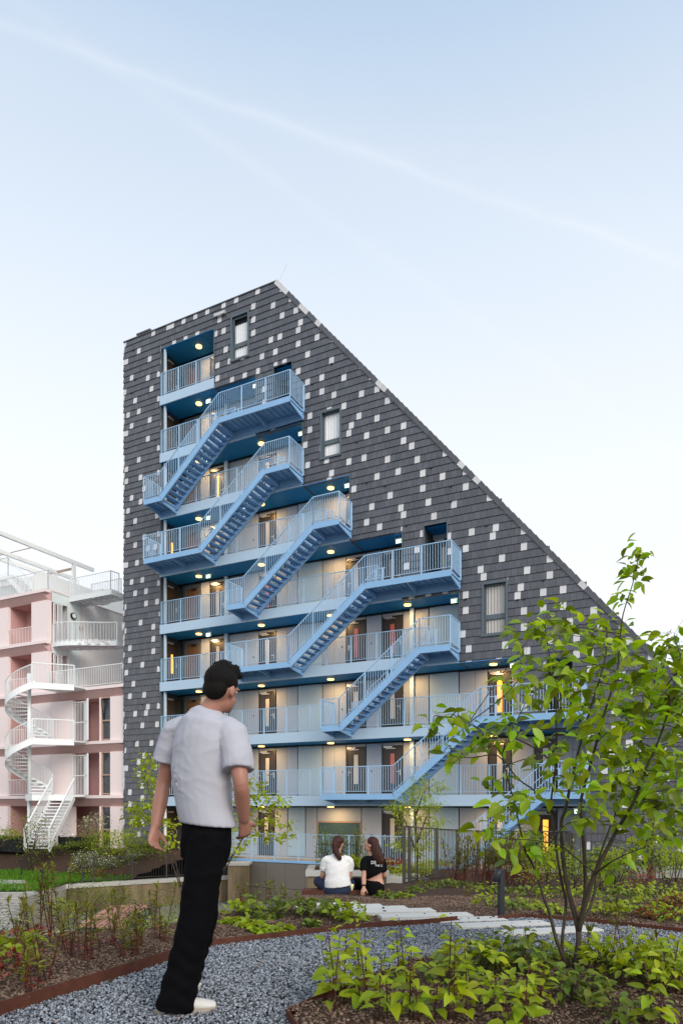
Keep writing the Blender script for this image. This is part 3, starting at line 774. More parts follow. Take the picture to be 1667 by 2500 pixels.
# solid mass behind
m_ = MB(); m_.box(PL, PR, PF+1.5, 14, -3.4, B[3]); pk(m_, 'rear_mass', 'pink_deep')
m_ = MB(); m_.box(PL, -8.58, PF+1.5, 14, B[3], B[5]-.02); m_.box(-8.575, -8.54, PF+3.0, 12, B[3], B[5]-.02); pk(m_, 'upper_mass', 'mint')
LOG = [(-11.92, -9.90), (-17.2, -15.2), (-22.6, -20.5)]   # loggias on every floor
GAT = (-6.55, -4.52)                                     # gated opening on the lower floors
PWIN = (-4.42, -3.72)
for k in range(5):
    z0, z1 = B[k], B[k+1]; right = PR if k < 3 else -8.54
    top = z1-.55
    # wall panels between the openings
    ops = [o for o in LOG if o[1] < right]+([GAT, PWIN] if k < 3 else [])
    edges = sorted(ops); x = PL
    segs = []
    for a, c in edges: segs.append((x, a)); x = c
    segs.append((x, right))
    for a, c in segs:
        n = max(1, round((c-a)/1.35))
        for i in range(n):
            u, v = a+(c-a)*i/n, a+(c-a)*(i+1)/n
            m_ = MB(); m_.box(u+.006, v-.006, PF, PF+.28, z0+.02, top-.01); pk(m_, 'wall_panel', 'pink')
    for a, c in ops[:len(ops)-2 if k < 3 else len(ops)]:
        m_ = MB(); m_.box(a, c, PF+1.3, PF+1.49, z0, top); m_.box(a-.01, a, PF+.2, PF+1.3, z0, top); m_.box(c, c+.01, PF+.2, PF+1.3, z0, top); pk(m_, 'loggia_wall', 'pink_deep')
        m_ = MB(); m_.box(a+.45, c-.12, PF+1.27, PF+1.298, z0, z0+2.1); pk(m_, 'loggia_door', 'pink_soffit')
        if k > 0:
            m_ = MB(); m_.bar((a+.02, PF+.05, z0+1.0), (c-.02, PF+.05, z0+1.0), .05, .04); m_.bar((a+.02, PF+.05, z0+.12), (c-.02, PF+.05, z0+.12), .03, .03)
            n = int((c-a)/.13)
            for i in range(n+1): xx = a+.03+(c-a-.06)*i/n; m_.box(xx-.012, xx+.012, PF+.04, PF+.06, z0+.12, z0+1.0)
            pk(m_, 'loggia_railing', 'pink' if k > 1 else 'white_steel')
    # cornice band: pale lip over a slanting darker soffit board, in pieces
    m_ = MB(); m_.prism([(PF-.16, z1-.12), (PF+.2, z1-.12), (PF+.2, z1+.05), (PF-.16, z1+.05)], 'x', PL, right); pk(m_, 'cornice_lip', 'pink')
    x = PL; j = 0
    while x < right-.3:
        x1 = min(x+2.05, right)
        if right-x1 < .7: x1 = right
        e = .0 if x1 < right else .38
        m_ = MB()
        vs = [(x+.008, PF-.12, z1-.125), (x1-.008-e, PF-.12, z1-.125), (x1-.008, PF+.14, z1-.56), (x+.008, PF+.14, z1-.56), (x+.008, PF+.2, z1-.125), (x1-.008, PF+.2, z1-.125), (x1-.008, PF+.2, z1-.56), (x+.008, PF+.2, z1-.56)]
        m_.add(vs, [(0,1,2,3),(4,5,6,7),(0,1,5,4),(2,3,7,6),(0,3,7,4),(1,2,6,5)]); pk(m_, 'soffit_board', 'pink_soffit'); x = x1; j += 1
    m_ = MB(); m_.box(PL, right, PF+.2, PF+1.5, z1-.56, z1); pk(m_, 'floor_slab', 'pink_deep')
    if k < 3:
        # gate of white bars in front of the opening, one leaf standing open
        a, c = GAT
        m_ = MB(); m_.box(a, c, PF+1.3, PF+1.49, z0, top); m_.box(a+.25, a+1.0, PF+1.27, PF+1.299, z0, z0+2.1); pk(m_, 'entrance_recess', 'pink_deep')
        if k > 0:
            for (p, q) in (((a+.05, PF-.02), (a+.98, PF-.02)), ((a+1.0, PF-.04), (c-.06, PF-.75))):
                g = MB(); h0, h1 = z0+.06, z0+2.28
                p3 = lambda t, z: (p[0]+(q[0]-p[0])*t, p[1]+(q[1]-p[1])*t, z)
                for z in (h0, h1, z0+1.15): g.bar(p3(0, z), p3(1, z), .04, .05)
                for t in (0, 1): g.bar(p3(t, h0), p3(t, h1), .06, .06, (1, 0, 0))
                for t in np.linspace(0, 1, 9)[1:-1]: g.bar(p3(t, h0), p3(t, h1), .022, .022, (1, 0, 0))
                pk(g, 'gate_leaf', 'white_steel')
        # tall window, the upper light tilted on the second floor
        a, c = PWIN; zs = z0+.1 if k else -1.4
        f = MB()
        for u, v in ((a, a+.06), (c-.06, c)): f.box(u, v, PF+.06, PF+.2, zs, top)
        f.box(a+.06, c-.06, PF+.06, PF+.2, top-.06, top); f.box(a+.06, c-.06, PF+.06, PF+.2, zs, zs+.06); f.box(a+.06, c-.06, PF+.06, PF+.2, z0+1.12, z0+1.2)
        wo = pk(f, 'window', 'brass_frame')
        g = MB(); g.box(a+.06, c-.06, PF+.15, PF+.17, zs+.06, z0+1.12); g.box(a+.06, c-.06, PF+.15, PF+.17, z0+1.2, top-.06); pk(g, 'pane', 'glass_dark', wo)
        g = MB(); g.box(a+.16, a+.34, PF+.18, PF+.19, zs+.08, top-.1); g.box(a+.06, c-.06, PF+.181, PF+.2, zs+.08, zs+.5); pk(g, 'curtain', 'curtain', wo)
        if k == 2:
            g = MB(); g.bar((a+.1, PF+.10, top-.10), (a+.1, PF+.0, top-.1), .03, .03); g.bar((a+.1, PF-.02, top-.1), (a+.1, PF+.1, z0+1.24), .04, .04); g.bar((a+.1, PF-.02, top-.1), (c-.08, PF-.02, top-.1), .04, .04); pk(g, 'tilted_sash', 'charcoal', wo)
# mint coloured side wall of the upper floors, in boards, with a gated door, round light and hanging ring
for d0, d1 in ((PF+.30, 1.55), (1.55, 2.47), (2.47, 5.2), (5.2, 8)):
    for k in (3, 4):
        m_ = MB()
        if d0 < 1: m_.box(-8.57, -8.53, d0+1.12, d1-.004, B[k]+.02, B[k+1]); m_.box(-8.57, -8.53, d0, d0+1.12, B[k]+2.35, B[k+1])
        else: m_.box(-8.57, -8.53, d0+.004, d1-.004, B[k]+.02, B[k+1])
        pk(m_, 'side_panel', 'mint' if d0 < 2 else 'white_wall')
for k in (3, 4):
    m_ = MB(); m_.box(-9.5, -9.4, PF+.3, PF+1.42, B[k], B[k]+2.35); pk(m_, 'side_recess', 'pink_deep')
    g = MB(); x = -8.5
    for yy in (PF+.34, PF+.62, PF+.92, PF+1.38): g.box(x, x+.05, yy, yy+.04, B[k]+.05, B[k]+2.3)
    for yy in (PF+.42, PF+.50, PF+.7, PF+.77, PF+.84): g.box(x+.01, x+.03, yy, yy+.02, B[k]+.05, B[k]+2.3)
    for z in (.05, 1.2, 2.26): g.box(x+.005, x+.045, PF+.36, PF+1.0, B[k]+z, B[k]+z+.04)
    pk(g, 'gate_leaf', 'white_steel')
m_ = MB(); m_.tube([(-8.53, 1.95, 12.35), (-8.42, 1.95, 12.35)], .2, 20); lo = pk(m_, 'round_light', 'charcoal')
m_ = MB(); m_.tube([(-8.425, 1.95, 12.35), (-8.40, 1.95, 12.35)], .14, 20); pk(m_, 'light_glass', 'white_wall', lo)
m_ = MB(); rr = [(-8.45, 2.5+.13*math.cos(t), 11.75+.13*math.sin(t)) for t in np.linspace(0, 2*PI, 21)]; m_.tube(rr, .016, 5); m_.tube([(-8.45, 2.5, 13.3), (-8.45, 2.5, 11.88)], .008, 4); pk(m_, 'hanging_ring', 'wood_red')
m_ = MB(); m_.box(-8.56, -8.49, PF+.3, 8, B[5]+.0, B[5]+.06); pk(m_, 'parapet_cap', 'pink')
def prail(pts, h, name, step=.13, m='white_steel', off=.05):
    t, bl = MB(), MB(); pts = [Vector(p) for p in pts]
    for a, c in zip(pts, pts[1:]):
        t.bar(a+Vector((0, 0, h)), c+Vector((0, 0, h)), .045, .04); t.bar(a+Vector((0, 0, .1)), c+Vector((0, 0, .1)), .025, .025)
        for q in (a, c): t.bar(q, q+Vector((0, 0, h)), .05, .05, (1, 0, 0))
        n = max(1, int((c-a).length/step))
        for i in range(1, n):
            q = a.lerp(c, i/n); bl.bar(q+Vector((0, 0, .1)), q+Vector((0, 0, h)), .016, .016, (1, 0, 0))
    o = pk(t, name, m); pk(bl, 'balusters', m, o, 'stuff'); return o
prail([(PL, PF+.1, B[5]+.05), (-13, PF+.1, B[5]+.05), (-8.62, PF+.1, B[5]+.05), (-8.62, 2.45, B[5]+.05)], 1.15, 'roof_railing')
prail([(-8.45, PF-.02, B[3]+.06), (-6.0, PF-.02, B[3]+.06), (-2.65, PF-.02, B[3]+.06)], 1.1, 'terrace_railing')
# roof house with pergola beams and a short steel stair
m_ = MB(); m_.box(PL, -12.6, 3.5, 12, B[5], B[5]+2.6); pk(m_, 'roof_house', 'white_wall')
m_ = MB(); m_.box(PL, -13.8, 1.9, 3.45, B[5], B[5]+2.2); pk(m_, 'roof_house', 'mint')
for s, z in ((-12.6, 17.4), (-14.3, 17.0), (-16.2, 17.3)):
    m_ = MB(); m_.bar((s, -.3, z), (s, 7.4, z), .2, .24); pk(m_, 'pergola_beam', 'white_wall')
    m_ = MB(); m_.box(s-.1, s+.1, 5.6, 5.8, B[5], z-.121); pk(m_, 'pergola_post', 'white_wall')
m_ = MB(); m_.bar((-16.1, 5.7, 17.0), (-12.7, 5.7, 17.0), .1, .14); m_.tube([(-16.1, 2.5, 17.35), (-12.7, 2.5, 17.35)], .03, 6); pk(m_, 'pergola_tie', 'brass_frame')
m_ = MB(); m_.prism([(-15.0, 15.15), (-12.9, 15.15), (-10.9, 13.4), (-11.3, 13.4), (-13.0, 14.9), (-15.0, 14.9)], 'y', .9, .94); m_.prism([(-15.0, 15.15), (-12.9, 15.15), (-10.9, 13.4), (-11.3, 13.4), (-13.0, 14.9), (-15.0, 14.9)], 'y', 1.9, 1.94)
for i in range(8): m_.box(-15+.26*i, -14.95+.26*i, .94, 1.9, 14.95, 15.05)
for i in range(8): m_.box(-12.85+.24*i, -12.6+.24*i, .94, 1.9, 15.0-.21*i, 15.04-.21*i)
pk(m_, 'roof_stair', 'white_steel')
prail([(-15.0, .92, 15.15), (-12.9, .92, 15.15), (-11.0, .92, 13.5)], 1.1, 'stair_railing')
m_ = MB(); m_.box(-8.3, -7.6, 3.4, 4.0, B[5]+.06, B[5]+.85); pk(m_, 'roof_unit', 'white_wall')
# landing from the roof and the curved balcony below, both leading to a second spiral behind the tower
def platform(pts, z, name):
    m_ = MB(); n = len(pts)
    m_.prism([(p[0], p[1]) for p in pts], 'z', z-.05, z-.01)
    for a, c in zip(pts, pts[1:]+pts[:1]): m_.bar((*a, z-.08), (*c, z-.08), .03, .28)
    xs = [p[0] for p in pts]; ys = [p[1] for p in pts]
    for i in range(1, 8):
        x = min(xs)+(max(xs)-min(xs))*i/8; m_.box(x-.02, x+.02, min(ys)+.25, max(ys)-.25, z-.16, z-.051)
    return pk(m_, name, 'white_steel')
platform([(-8.5, 1.7), (-5.2, 1.7), (-5.2, 2.9), (-8.5, 2.9)], 13.35, 'roof_landing')
prail([(-8.5, 1.72, 13.35), (-5.25, 1.72, 13.35), (-5.2, 2.3, 13.35)], 1.15, 'landing_railing')
prail([(-8.0, 2.88, 13.35), (-5.6, 2.88, 13.35)], 1.1, 'landing_railing')
cv = [(-8.5+3.6*t, PF+.35+1.35*(.5-.5*math.cos(PI*t))-.25*math.sin(PI*t)) for t in np.linspace(0, 1, 13)]
platform([tuple(p) for p in cv]+[(-4.9, 2.9), (-8.5, 1.55)], 10.42, 'curved_balcony')
prail([(p[0], p[1], 10.42) for p in cv], 1.12, 'balcony_railing')

def spiral(name, label, cx, cy, r, z0, z1, turns, a0, cw=1, rails=True, storeys=1, part=None):
    P0 = loc2w(cx, cy, z0); root = empty(name, P0, RA); tag(root, label, 'spiral staircase')
    m_ = MB(); m_.tube([(0, 0, 0), (0, 0, z1-z0+.7)], .1, 14); m_.build('pole', 'white_steel', root, True)
    part = part or turns; n = round((z1-z0)/storeys/.19); tm = MB(); w = abs(part)*2*PI/n*.62
    pts = [(.08, -.04), (r, -r*w*.55), (r, r*w*.55), (.08, .04)]
    tm.prism(pts, 'z', -.05, 0); tme = tm.mesh('tread'); tme.materials.append(M('white_steel'))
    hz = (z1-z0)/storeys; turns = part
    for b_ in range(storeys):
      for i in range(n):
        a = a0+cw*turns*2*PI*(i+.5)/n
        o = bpy.data.objects.new('tread', tme); COL.objects.link(o); o.parent = root; o.location = (0, 0, b_*hz+(i+1)*hz/n); o.rotation_euler = (0, 0, a)
    K = int(turns*40); sk = MB(); rl = MB(); bl = MB()
    vs = []; fs = []
    for i in range(K+1):
        t = i/K; a = a0+cw*turns*2*PI*t; z = hz*t
        c, s = math.cos(a), math.sin(a)
        for q, zz in ((r, -.20), (r, .16), (r+.03, .16), (r+.03, -.20)): vs.append((c*q, s*q, z+zz))
    for i in range(K):
        for j in range(4): fs.append((4*i+j, 4*i+(j+1) % 4, 4*i+4+(j+1) % 4, 4*i+4+j))
    sk.add(vs, fs); o = sk.build('outer_string', 'white_steel', root)
    if storeys > 1: o = dup(o, root); o.location = (0, 0, hz)
    if rails:
        hp = []
        for i in range(K+1):
            t = i/K; a = a0+cw*turns*2*PI*t; z = hz*t; hp.append((math.cos(a)*(r+.015), math.sin(a)*(r+.015), z+1.08))
            for q in (0, .5):
                t2 = (i+q)/K
                if t2 > 1: continue
                a = a0+cw*turns*2*PI*t2; z = hz*t2; x, y = math.cos(a)*(r+.015), math.sin(a)*(r+.015); bl.bar((x, y, z+.16), (x, y, z+1.06), .018, .018, (1, 0, 0))
        rl.tube(hp, .024, 6); o = rl.build('handrail', 'white_steel', root, True); bl.build('balusters', 'white_steel', o, kind='stuff', fix=False)
        if storeys > 1: o = dup(o, root); o.location = (0, 0, hz)
    return root
sp = spiral('spiral_staircase', 'white spiral staircase with a round pole in front of the pink facade', -7.72, -1.75, 1.16, 1.55, 7.5, 2.0, math.radians(46), 1, storeys=2, part=.8)
# its pole goes down to the ground; landings to the gates; the straight lower flight
m_ = MB(); m_.tube([(0, 0, -3.0), (0, 0, 0)], .1, 14); m_.build('pole', 'white_steel', sp, True)
for z in (1.55, 4.53, 7.5):
    m_ = MB(); m_.prism([(.1, -.3), (1.0, -.62), (2.4, .9), (2.4, 1.85), (.1, 1.85)], 'z', z-1.55-.06, z-1.55)
    for a, c in (((.1, -.3), (1.0, -.62)), ((1.0, -.62), (2.4, .9))): m_.bar((*a, z-1.55-.1), (*c, z-1.55-.1), .03, .32)
    lo = m_.build('landing', 'white_steel', sp)
    if z > 2:
        t = MB(); pts = [Vector((1.0, -.62, z-1.55)), Vector((2.4, .9, z-1.55))]
        for a, c in zip(pts, pts[1:]):
            t.bar(a+Vector((0,0,1.1)), c+Vector((0,0,1.1)), .045, .045); t.bar(a, a+Vector((0,0,1.1)), .07, .07, (1,0,0)); t.bar(c, c+Vector((0,0,1.1)), .05, .05, (1,0,0))
            n = int((c-a).length/.14)
            for i in range(1, n): q = a.lerp(c, i/n); t.bar(q, q+Vector((0,0,1.1)), .016, .016, (1,0,0))
        t.build('landing_railing', 'white_steel', lo)
fl = empty('straight_staircase', loc2w(-5.05, -2.6, -1.5), RA); tag(fl, 'white straight flight of steel steps coming down towards the slatted planters', 'staircase')
n = 15; dirv = Vector((.447, -.894, 0)).normalized(); sd = Vector((dirv.y, -dirv.x, 0))
top = Vector((-.75, 1.45, 3.0))
tm = MB(); tm.box(-.13, .13, -.58, .58, -.045, 0); tme = tm.mesh('tread'); tme.materials.append(M('white_steel'))
for i in range(n):
    o = bpy.data.objects.new('tread', tme); COL.objects.link(o); o.parent = fl
    p = top+dirv*.215*(i+.3); o.location = (p.x, p.y, 3.0-2.72*(i+1)/(n+1)); o.rotation_euler = (0, 0, math.atan2(dirv.y, dirv.x))
bot = top+dirv*.215*n; bot.z = 0.30
for s in (-1, 1):
    m_ = MB(); m_.bar(top+sd*.60*s-Vector((0,0,.05)), bot+sd*.60*s, .03, .26); m_.build('stringer', 'white_steel', fl)
    m_ = MB(); m_.bar(top+sd*.60*s+Vector((0,0,1.0)), bot+sd*.60*s+Vector((0,0,1.05)), .07, .05); m_.bar(bot+sd*.60*s, bot+sd*.60*s+Vector((0,0,1.05)), .06, .06, (1,0,0))
    for i in range(1, 26): q = (top+sd*.60*s).lerp(bot+sd*.60*s, i/26); m_.bar(q, q+Vector((0,0,1.02)), .014, .014, (1,0,0))
    m_.build('handrail', 'white_steel', fl)
spiral('spiral_staircase', 'white spiral staircase half hidden behind the left edge of the dark tower', -3.9, 2.6, .95, 7.5, 13.35, 2.6, 2.0, -1, rails=False)

# ================================================================== ground, banks and walls
def flat(name, m, poly, z, kind='structure'):
    me = bpy.data.meshes.new(name); me.from_pydata([(x, y, z) for x, y in poly], [], [tuple(range(len(poly)))]); me.update()
    o = link(name, me, None, m); o['kind'] = kind; return o
flat('ground', 'paving', [(-500, -300), (500, -300), (500, 700), (-500, 700)], -3.46)
pv = [Vector(p) for p in ((2.4, 28.6), (3.05, 22), (5.5, 20.6), (30, 12), (60, 20), (40, 44), (2.4, 31))]
m_ = MB(); m_.prism([(p.x, p.y) for p in pv], 'z', -3.45, -1.64); o = m_.build('pavement', 'paving'); o['kind'] = 'structure'
# left garden: lawn rising to a bank in front of the pink house
TER = [(-5.2, 32.3), (-6.9, 31.7), (-11.5, 28.7), (-11.55, 26.3), (-13.1, 25.9), (-13.4, 27.0), (-45, 20), (-45, 60), (0, 40)]
def inpoly(x, y, P):
    c = np.zeros(x.shape, bool); n = len(P)
    for i in range(n):
        (x0, y0), (x1, y1) = P[i], P[(i+1) % n]
        cond = (y0 > y) != (y1 > y)
        with np.errstate(divide='ignore', invalid='ignore'): xi = (x1-x0)*(y-y0)/(y1-y0+1e-12)+x0
        c ^= cond & (x < xi)
    return c
def tz(x, y):
    d = -(x-OX)*sa+(y-OY)*ca
    return -2.25+.95*np.clip((d+4.6)/2.4, 0, 1)**1.0+.06*np.sin(x*1.3)*np.sin(y*1.7)
def grid_sheet(name, x0, x1, y0, y1, st, fz, keep, m, kind='structure', mi=None):
    xs = np.arange(x0, x1+1e-6, st); ys = np.arange(y0, y1+1e-6, st)
    X, Y = np.meshgrid(xs, ys); Z = fz(X, Y)
    nx = len(xs); idx = np.arange(X.size).reshape(X.shape)
    Q = np.stack([idx[:-1,:-1], idx[:-1,1:], idx[1:,1:], idx[1:,:-1]], -1).reshape(-1, 4)
    cx = (X[:-1,:-1]+st/2).ravel(); cy = (Y[:-1,:-1]+st/2).ravel()
    k = keep(cx, cy); Q = Q[k]
    V = np.stack([X.ravel(), Y.ravel(), Z.ravel()], 1)
    u, inv = np.unique(Q, return_inverse=True); Q = inv.reshape(-1, 4)
    mids = mi(cx[k], cy[k]) if mi else None
    o = link(name, npmesh(name, V[u], Q, True, mids), None, m); o['kind'] = kind; return o
def dloc(x, y): return -(x-OX)*sa+(y-OY)*ca
grid_sheet('garden_bank', -34, 0, 20, 42, .3, tz, lambda x, y: inpoly(x, y, TER) & (dloc(x, y) < .3), ['mulch', 'lawn_soil'], mi=lambda x, y: ((dloc(x, y) < -4.5) & (x < -7.4)).astype(int))
# retaining wall with a pale cap
rw = empty('retaining_wall', (-8, 30.5, -3.45)); tag(rw, 'long stained concrete retaining wall with a pale cap under the bronze garden fence', 'wall')
line = [(-11.6, 28.6), (-6.9, 31.6), (-5.0, 32.2)]
m_, c_ = MB(), MB()
for (a, b2) in zip(line, line[1:]):
    m_.bar((a[0]+8, a[1]-30.5, .50), (b2[0]+8, b2[1]-30.5, .50), .3, 1.0); c_.bar((a[0]+8, a[1]-30.5, 1.10), (b2[0]+8, b2[1]-30.5, 1.10), .4, .18)
m_.build('wall_face', 'concrete_stained', rw); c_.build('wall_cap', 'concrete_pale', rw)
rw2 = empty('retaining_wall', (-4.6, 31.2, -3.45)); tag(rw2, 'short brown stained wall end between the pit and the grey plinth', 'wall')
m_ = MB(); m_.box(-.55, .35, -.2, .9, 0, 1.75); m_.build('wall_face', 'concrete_stained', rw2)
m_ = MB(); m_.box(-.6, .4, -.25, .95, 1.753, 1.86); m_.build('wall_cap', 'concrete_pale', rw2)
m_ = MB()
for a, b2 in (((-11.55, 28.6), (-11.55, 26.2)), ((-11.55, 26.2), (-11.4, 24.2)), ((-13.15, 25.9), (-13.2, 24.2)), ((-13.4, 27.0), (-45, 20))):
    m_.bar((*a, -2.86), (*b2, -2.86), .16, 1.18)
o = m_.build('retaining_wall', 'concrete'); tag(o, 'low concrete side walls framing the pale garden steps', 'wall')
# concrete garden steps up to the lawn
gs = empty('garden_steps', (-12.4, 24, -3.46)); tag(gs, 'pale concrete garden steps rising to the lawn at the left edge', 'steps')
for i in range(7):
    sto = box('step', 'concrete', gs, -.78, .78, .30*i, .30*i+(.9 if i < 6 else .6), .172*i, .172*(i+1)-.003)
    box('nosing', 'concrete_pale', sto, -.78, .78, .30*i-.02, .30*i+.12, .172*(i+1)-.03, .172*(i+1)+.002)
for i in range(5):
    o = box('stepping_stone', 'concrete_pale', None, -.7, .7, -.16, .16, 0, .06); o.location = (-12.9-.35*i, 26.9+.62*i, -2.24); o.rotation_euler = (0, 0, -.2)
    tag(o, 'pale stepping stone set in the lawn above the steps, number %s from the steps' % ['one', 'two', 'three', 'four', 'five'][i], 'stepping stone', 'stepping stones in the lawn')
def fence(pts, h, label, m='bronze', postw=.05, step=.12, every=1, double=(), base=None):
    pts = [Vector(p) for p in pts]; o0 = pts[0].copy(); root = empty('garden_fence', o0); tag(root, label, 'fence')
    pts = [p-o0 for p in pts]; up = Vector((0, 0, 1)); bl = MB()
    for a, c in zip(pts, pts[1:]):
        t = MB(); t.bar(a+up*(h-.015), c+up*(h-.015), .05, .03); t.build('top_rail', m, root); t = MB(); t.bar(a+up*.12, c+up*.12, .04, .025); t.build('bottom_rail', m, root)
        n = int((c-a).length/step)
        for i in range(1, n): q = a.lerp(c, i/n); bl.bar(q+up*.12, q+up*(h-.03), .014, .014, (1, 0, 0))
    bl.build('balusters', m, root, kind='stuff', fix=False)
    for i, p in enumerate(pts):
        pm = MB(); pm.bar(p-up*.15, p+up*(h+.01), postw, .07, (1, 0, 0)); pm.build('post', m, root)
    return root
fence([(-11.0, 29.0, -2.27), (-10.6, 29.25, -2.27), (-9.2, 30.1, -2.27), (-7.9, 30.9, -2.27), (-6.9, 31.55, -2.27), (-5.6, 31.95, -2.27)], 1.1, 'thin bronze railing on the retaining wall, seen behind the walking man', step=.11)
FP = [(1.30, 14.2, -.59), (1.42, 14.3, -.60), (2.11, 15.15, -.67), (2.81, 16.6, -.75), (3.55, 17.8, -.82), (5.0, 19.2, -.88), (6.65, 20.3, -.92)]
fence(FP, 1.21, 'bronze metal fence with flat posts right of the two seated women', postw=.08, step=.105)
fence([(6.65, 20.3, -.92), (6.3, 19.0, -.86), (5.8, 17.3, -.81), (5.35, 15.75, -.80)], 1.2, 'receding length of bronze fence seen end on behind the garden tree', step=.12)
fence([(5.35, 15.7, -.80), (7.2, 15.75, -.80), (9.1, 15.8, -.80), (11, 15.9, -.8)], 1.2, 'thin bronze fence in front of the tiled wall at the right edge', postw=.03, step=.125)
# planter, steps and beds behind the women
pb = empty('planter_wall', (-.2, 24.4, -3.46)); tag(pb, 'concrete planter with stained side and pale cap behind the seated women', 'planter')
m_ = MB(); m_.box(-1.0, 1.8, 0, 2.4, 0, 1.97); m_.build('planter_body', 'concrete_stained', pb)
m_ = MB(); m_.box(-1.08, 1.9, -.08, .25, 1.972, 2.17); m_.box(-1.08, -.8, .25, 2.4, 1.972, 2.17); m_.build('planter_cap', 'concrete_pale', pb)
m_ = MB(); m_.box(-.8, 1.8, .25, 2.4, 1.974, 2.1); m_.build('planter_soil', 'mulch', pb)
st = empty('concrete_steps', (2.25, 23.0, -3.46)); tag(st, 'pale concrete steps to the right of the woman in black', 'steps')
for i in range(11): box('step', 'concrete_pale', st, -.65, .75+.0*i, .32*i, .32*i+.7, .168*i, .168*(i+1)-.003)
yw = box('warm_painted_wall_end', 'wine_and_warm_light', None, -.12, .12, -.08, .08, 0, .75); yw.location = (-1.45, 25.6, -3.45); tag(yw, 'short wall end with warm light painted in as pale yellow, beside the grey plinth', 'wall')  # the warm light on this wall is only its yellow colour
kb = MB(); kb.tube([(-11.4, 22.2, -3.36), (-10.4, 22.7, -3.36), (-9.6, 23.6, -3.36), (-9.2, 24.4, -3.36)], .09, 6); o = kb.build('white_kerb', 'concrete_pale'); tag(o, 'curving pale kerb below the planted bed at lower left', 'kerb')
# black slatted planters by the white stairs
def blackbox(x, y, w, label):
    p = loc2w(x, y, -1.42); r = empty('slatted_planter', p, RA); tag(r, label, 'planter', 'black slatted planters before the pink house')
    box('planter_body', 'planter_black', r, .05, w-.05, .06, .8, 0, .8)
    for q in (0, w/2-.04, w-.08):
        box('post', 'planter_black', r, q, q+.08, .0, .06, 0, .86)
    for i in range(7): box('slat', 'planter_black', r, .085, w-.085, .02, .055, .08+.11*i, .08+.11*i+.075)
    for i, q in enumerate((.1, w*.55)):
        m_ = MB(); m_.tube([(q, .1, .86), (q, .1, .9), (q, .1, .98), (q, .1, 1.0)], [.045, .06, .055, .01], 8); m_.build('white_knob', 'white_wall', r, True)
blackbox(-5.0, -2.2, 1.75, 'black slatted planter to the right of the white straight stairs')
blackbox(-10.0, -3.1, 3.3, 'long black slatted planter at the left edge behind the shrub')
# ================================================================== the near garden mound
EDGE = [(-2.6, 2.2), (-1.95, 2.97), (-1.71, 3.42), (-1.43, 4.03), (-1.16, 4.65), (-.966, 5.12), (-.438, 5.47), (.09, 5.81), (.714, 6.03), (1.05, 6.2), (1.444, 6.31), (1.72, 6.40), (2.226, 6.14), (2.82, 5.65), (3.6, 4.9), (4.6, 4.0)]
BED = [(-.12, 2.9), (-.27, 3.37), (-.164, 3.57), (.106, 3.96), (.463, 4.47), (.74, 4.61), (1.285, 4.59), (1.767, 4.42), (2.015, 4.21), (2.5, 3.7), (3.0, 3.0), (3.0, .3), (.3, .3)]
GRAV = EDGE+[(4.6, .2), (-2.6, .2)]
YBX = [-9, -5.0, -2.63, -2.18, -1.67, -1.03, -.55, -.5, .62, .75, 1.3, 2.11, 2.81, 3.55, 5.0, 6.65, 6.7, 14]
YBY = [4.3, 4.7, 5.22, 5.55, 5.95, 6.95, 7.5, 9.75, 9.75, 13.3, 14.25, 15.2, 16.65, 17.85, 19.2, 20.3, 16.2, 16.2]
def zt(x, y): return -.073*np.maximum(y-6.8, 0)
def yb(x): return np.interp(x, YBX, YBY)
def ingrav(x, y): return inpoly(x, y, GRAV) & ~inpoly(x, y, BED)
def reliefm(x, y): return .018*np.sin(x*5.1+1.3*np.sin(y*3.7))*np.cos(y*4.3)+.02*np.sin(x*1.7+y*1.1)+.012
def zm(x, y):
    e = y-yb(x)
    t = np.clip(((x-1.72)*-1.9+(y-5.6)*2.1)/(1.9**2+2.1**2), 0, 1); dp = np.hypot(x-1.72+1.9*t, y-5.6-2.1*t)
    k = np.clip((dp-.62)/.25, 0, 1); z = zt(x, y)+reliefm(x, y)*k-.02*(1-k)       # level where the paving strips lie
    z = np.where(inpoly(x, y, BED), z+.035, z)
    z = np.where(ingrav(x, y), -.06, z)
    return z-np.clip(e, 0, 1)*5.5
def zmf(x, y): return float(zm(np.array([x]), np.array([y]))[0])
grid_sheet('planting_soil', -8, 13, .2, 21.2, .1, zm, lambda x, y: (y < yb(x)+.6), 'mulch')
flat('gravel_bed', 'gravel_base', GRAV, -.012)
def visible(x, y, m=1.4): return (np.abs(x)/np.maximum(y, .1) < .5*m) & (y > 2.9)
# pale paving strips lie in the ground: nothing is strewn on them
PVS = [((1.29, 5.575), (2.16, 5.80)), ((.98, 5.90), (1.82, 6.09)), ((.66, 6.17), (1.50, 6.34)), ((.36, 6.46), (1.24, 6.58)), ((.13, 6.72), (.92, 6.86)), ((-.10, 7.00), (.68, 7.14)), ((-.32, 7.28), (.44, 7.42)), ((-.52, 7.58), (.20, 7.70))]
def onstrip(x, y):
    r = np.zeros(x.shape, bool)
    for a, b2 in PVS:
        d = np.array(b2)-np.array(a); l = np.hypot(*d); d = d/l; px, py = x-a[0], y-a[1]
        t = px*d[0]+py*d[1]; n = np.abs(-px*d[1]+py*d[0]); r |= (t > -.01) & (t < l+.01) & (n < .115)
    return r
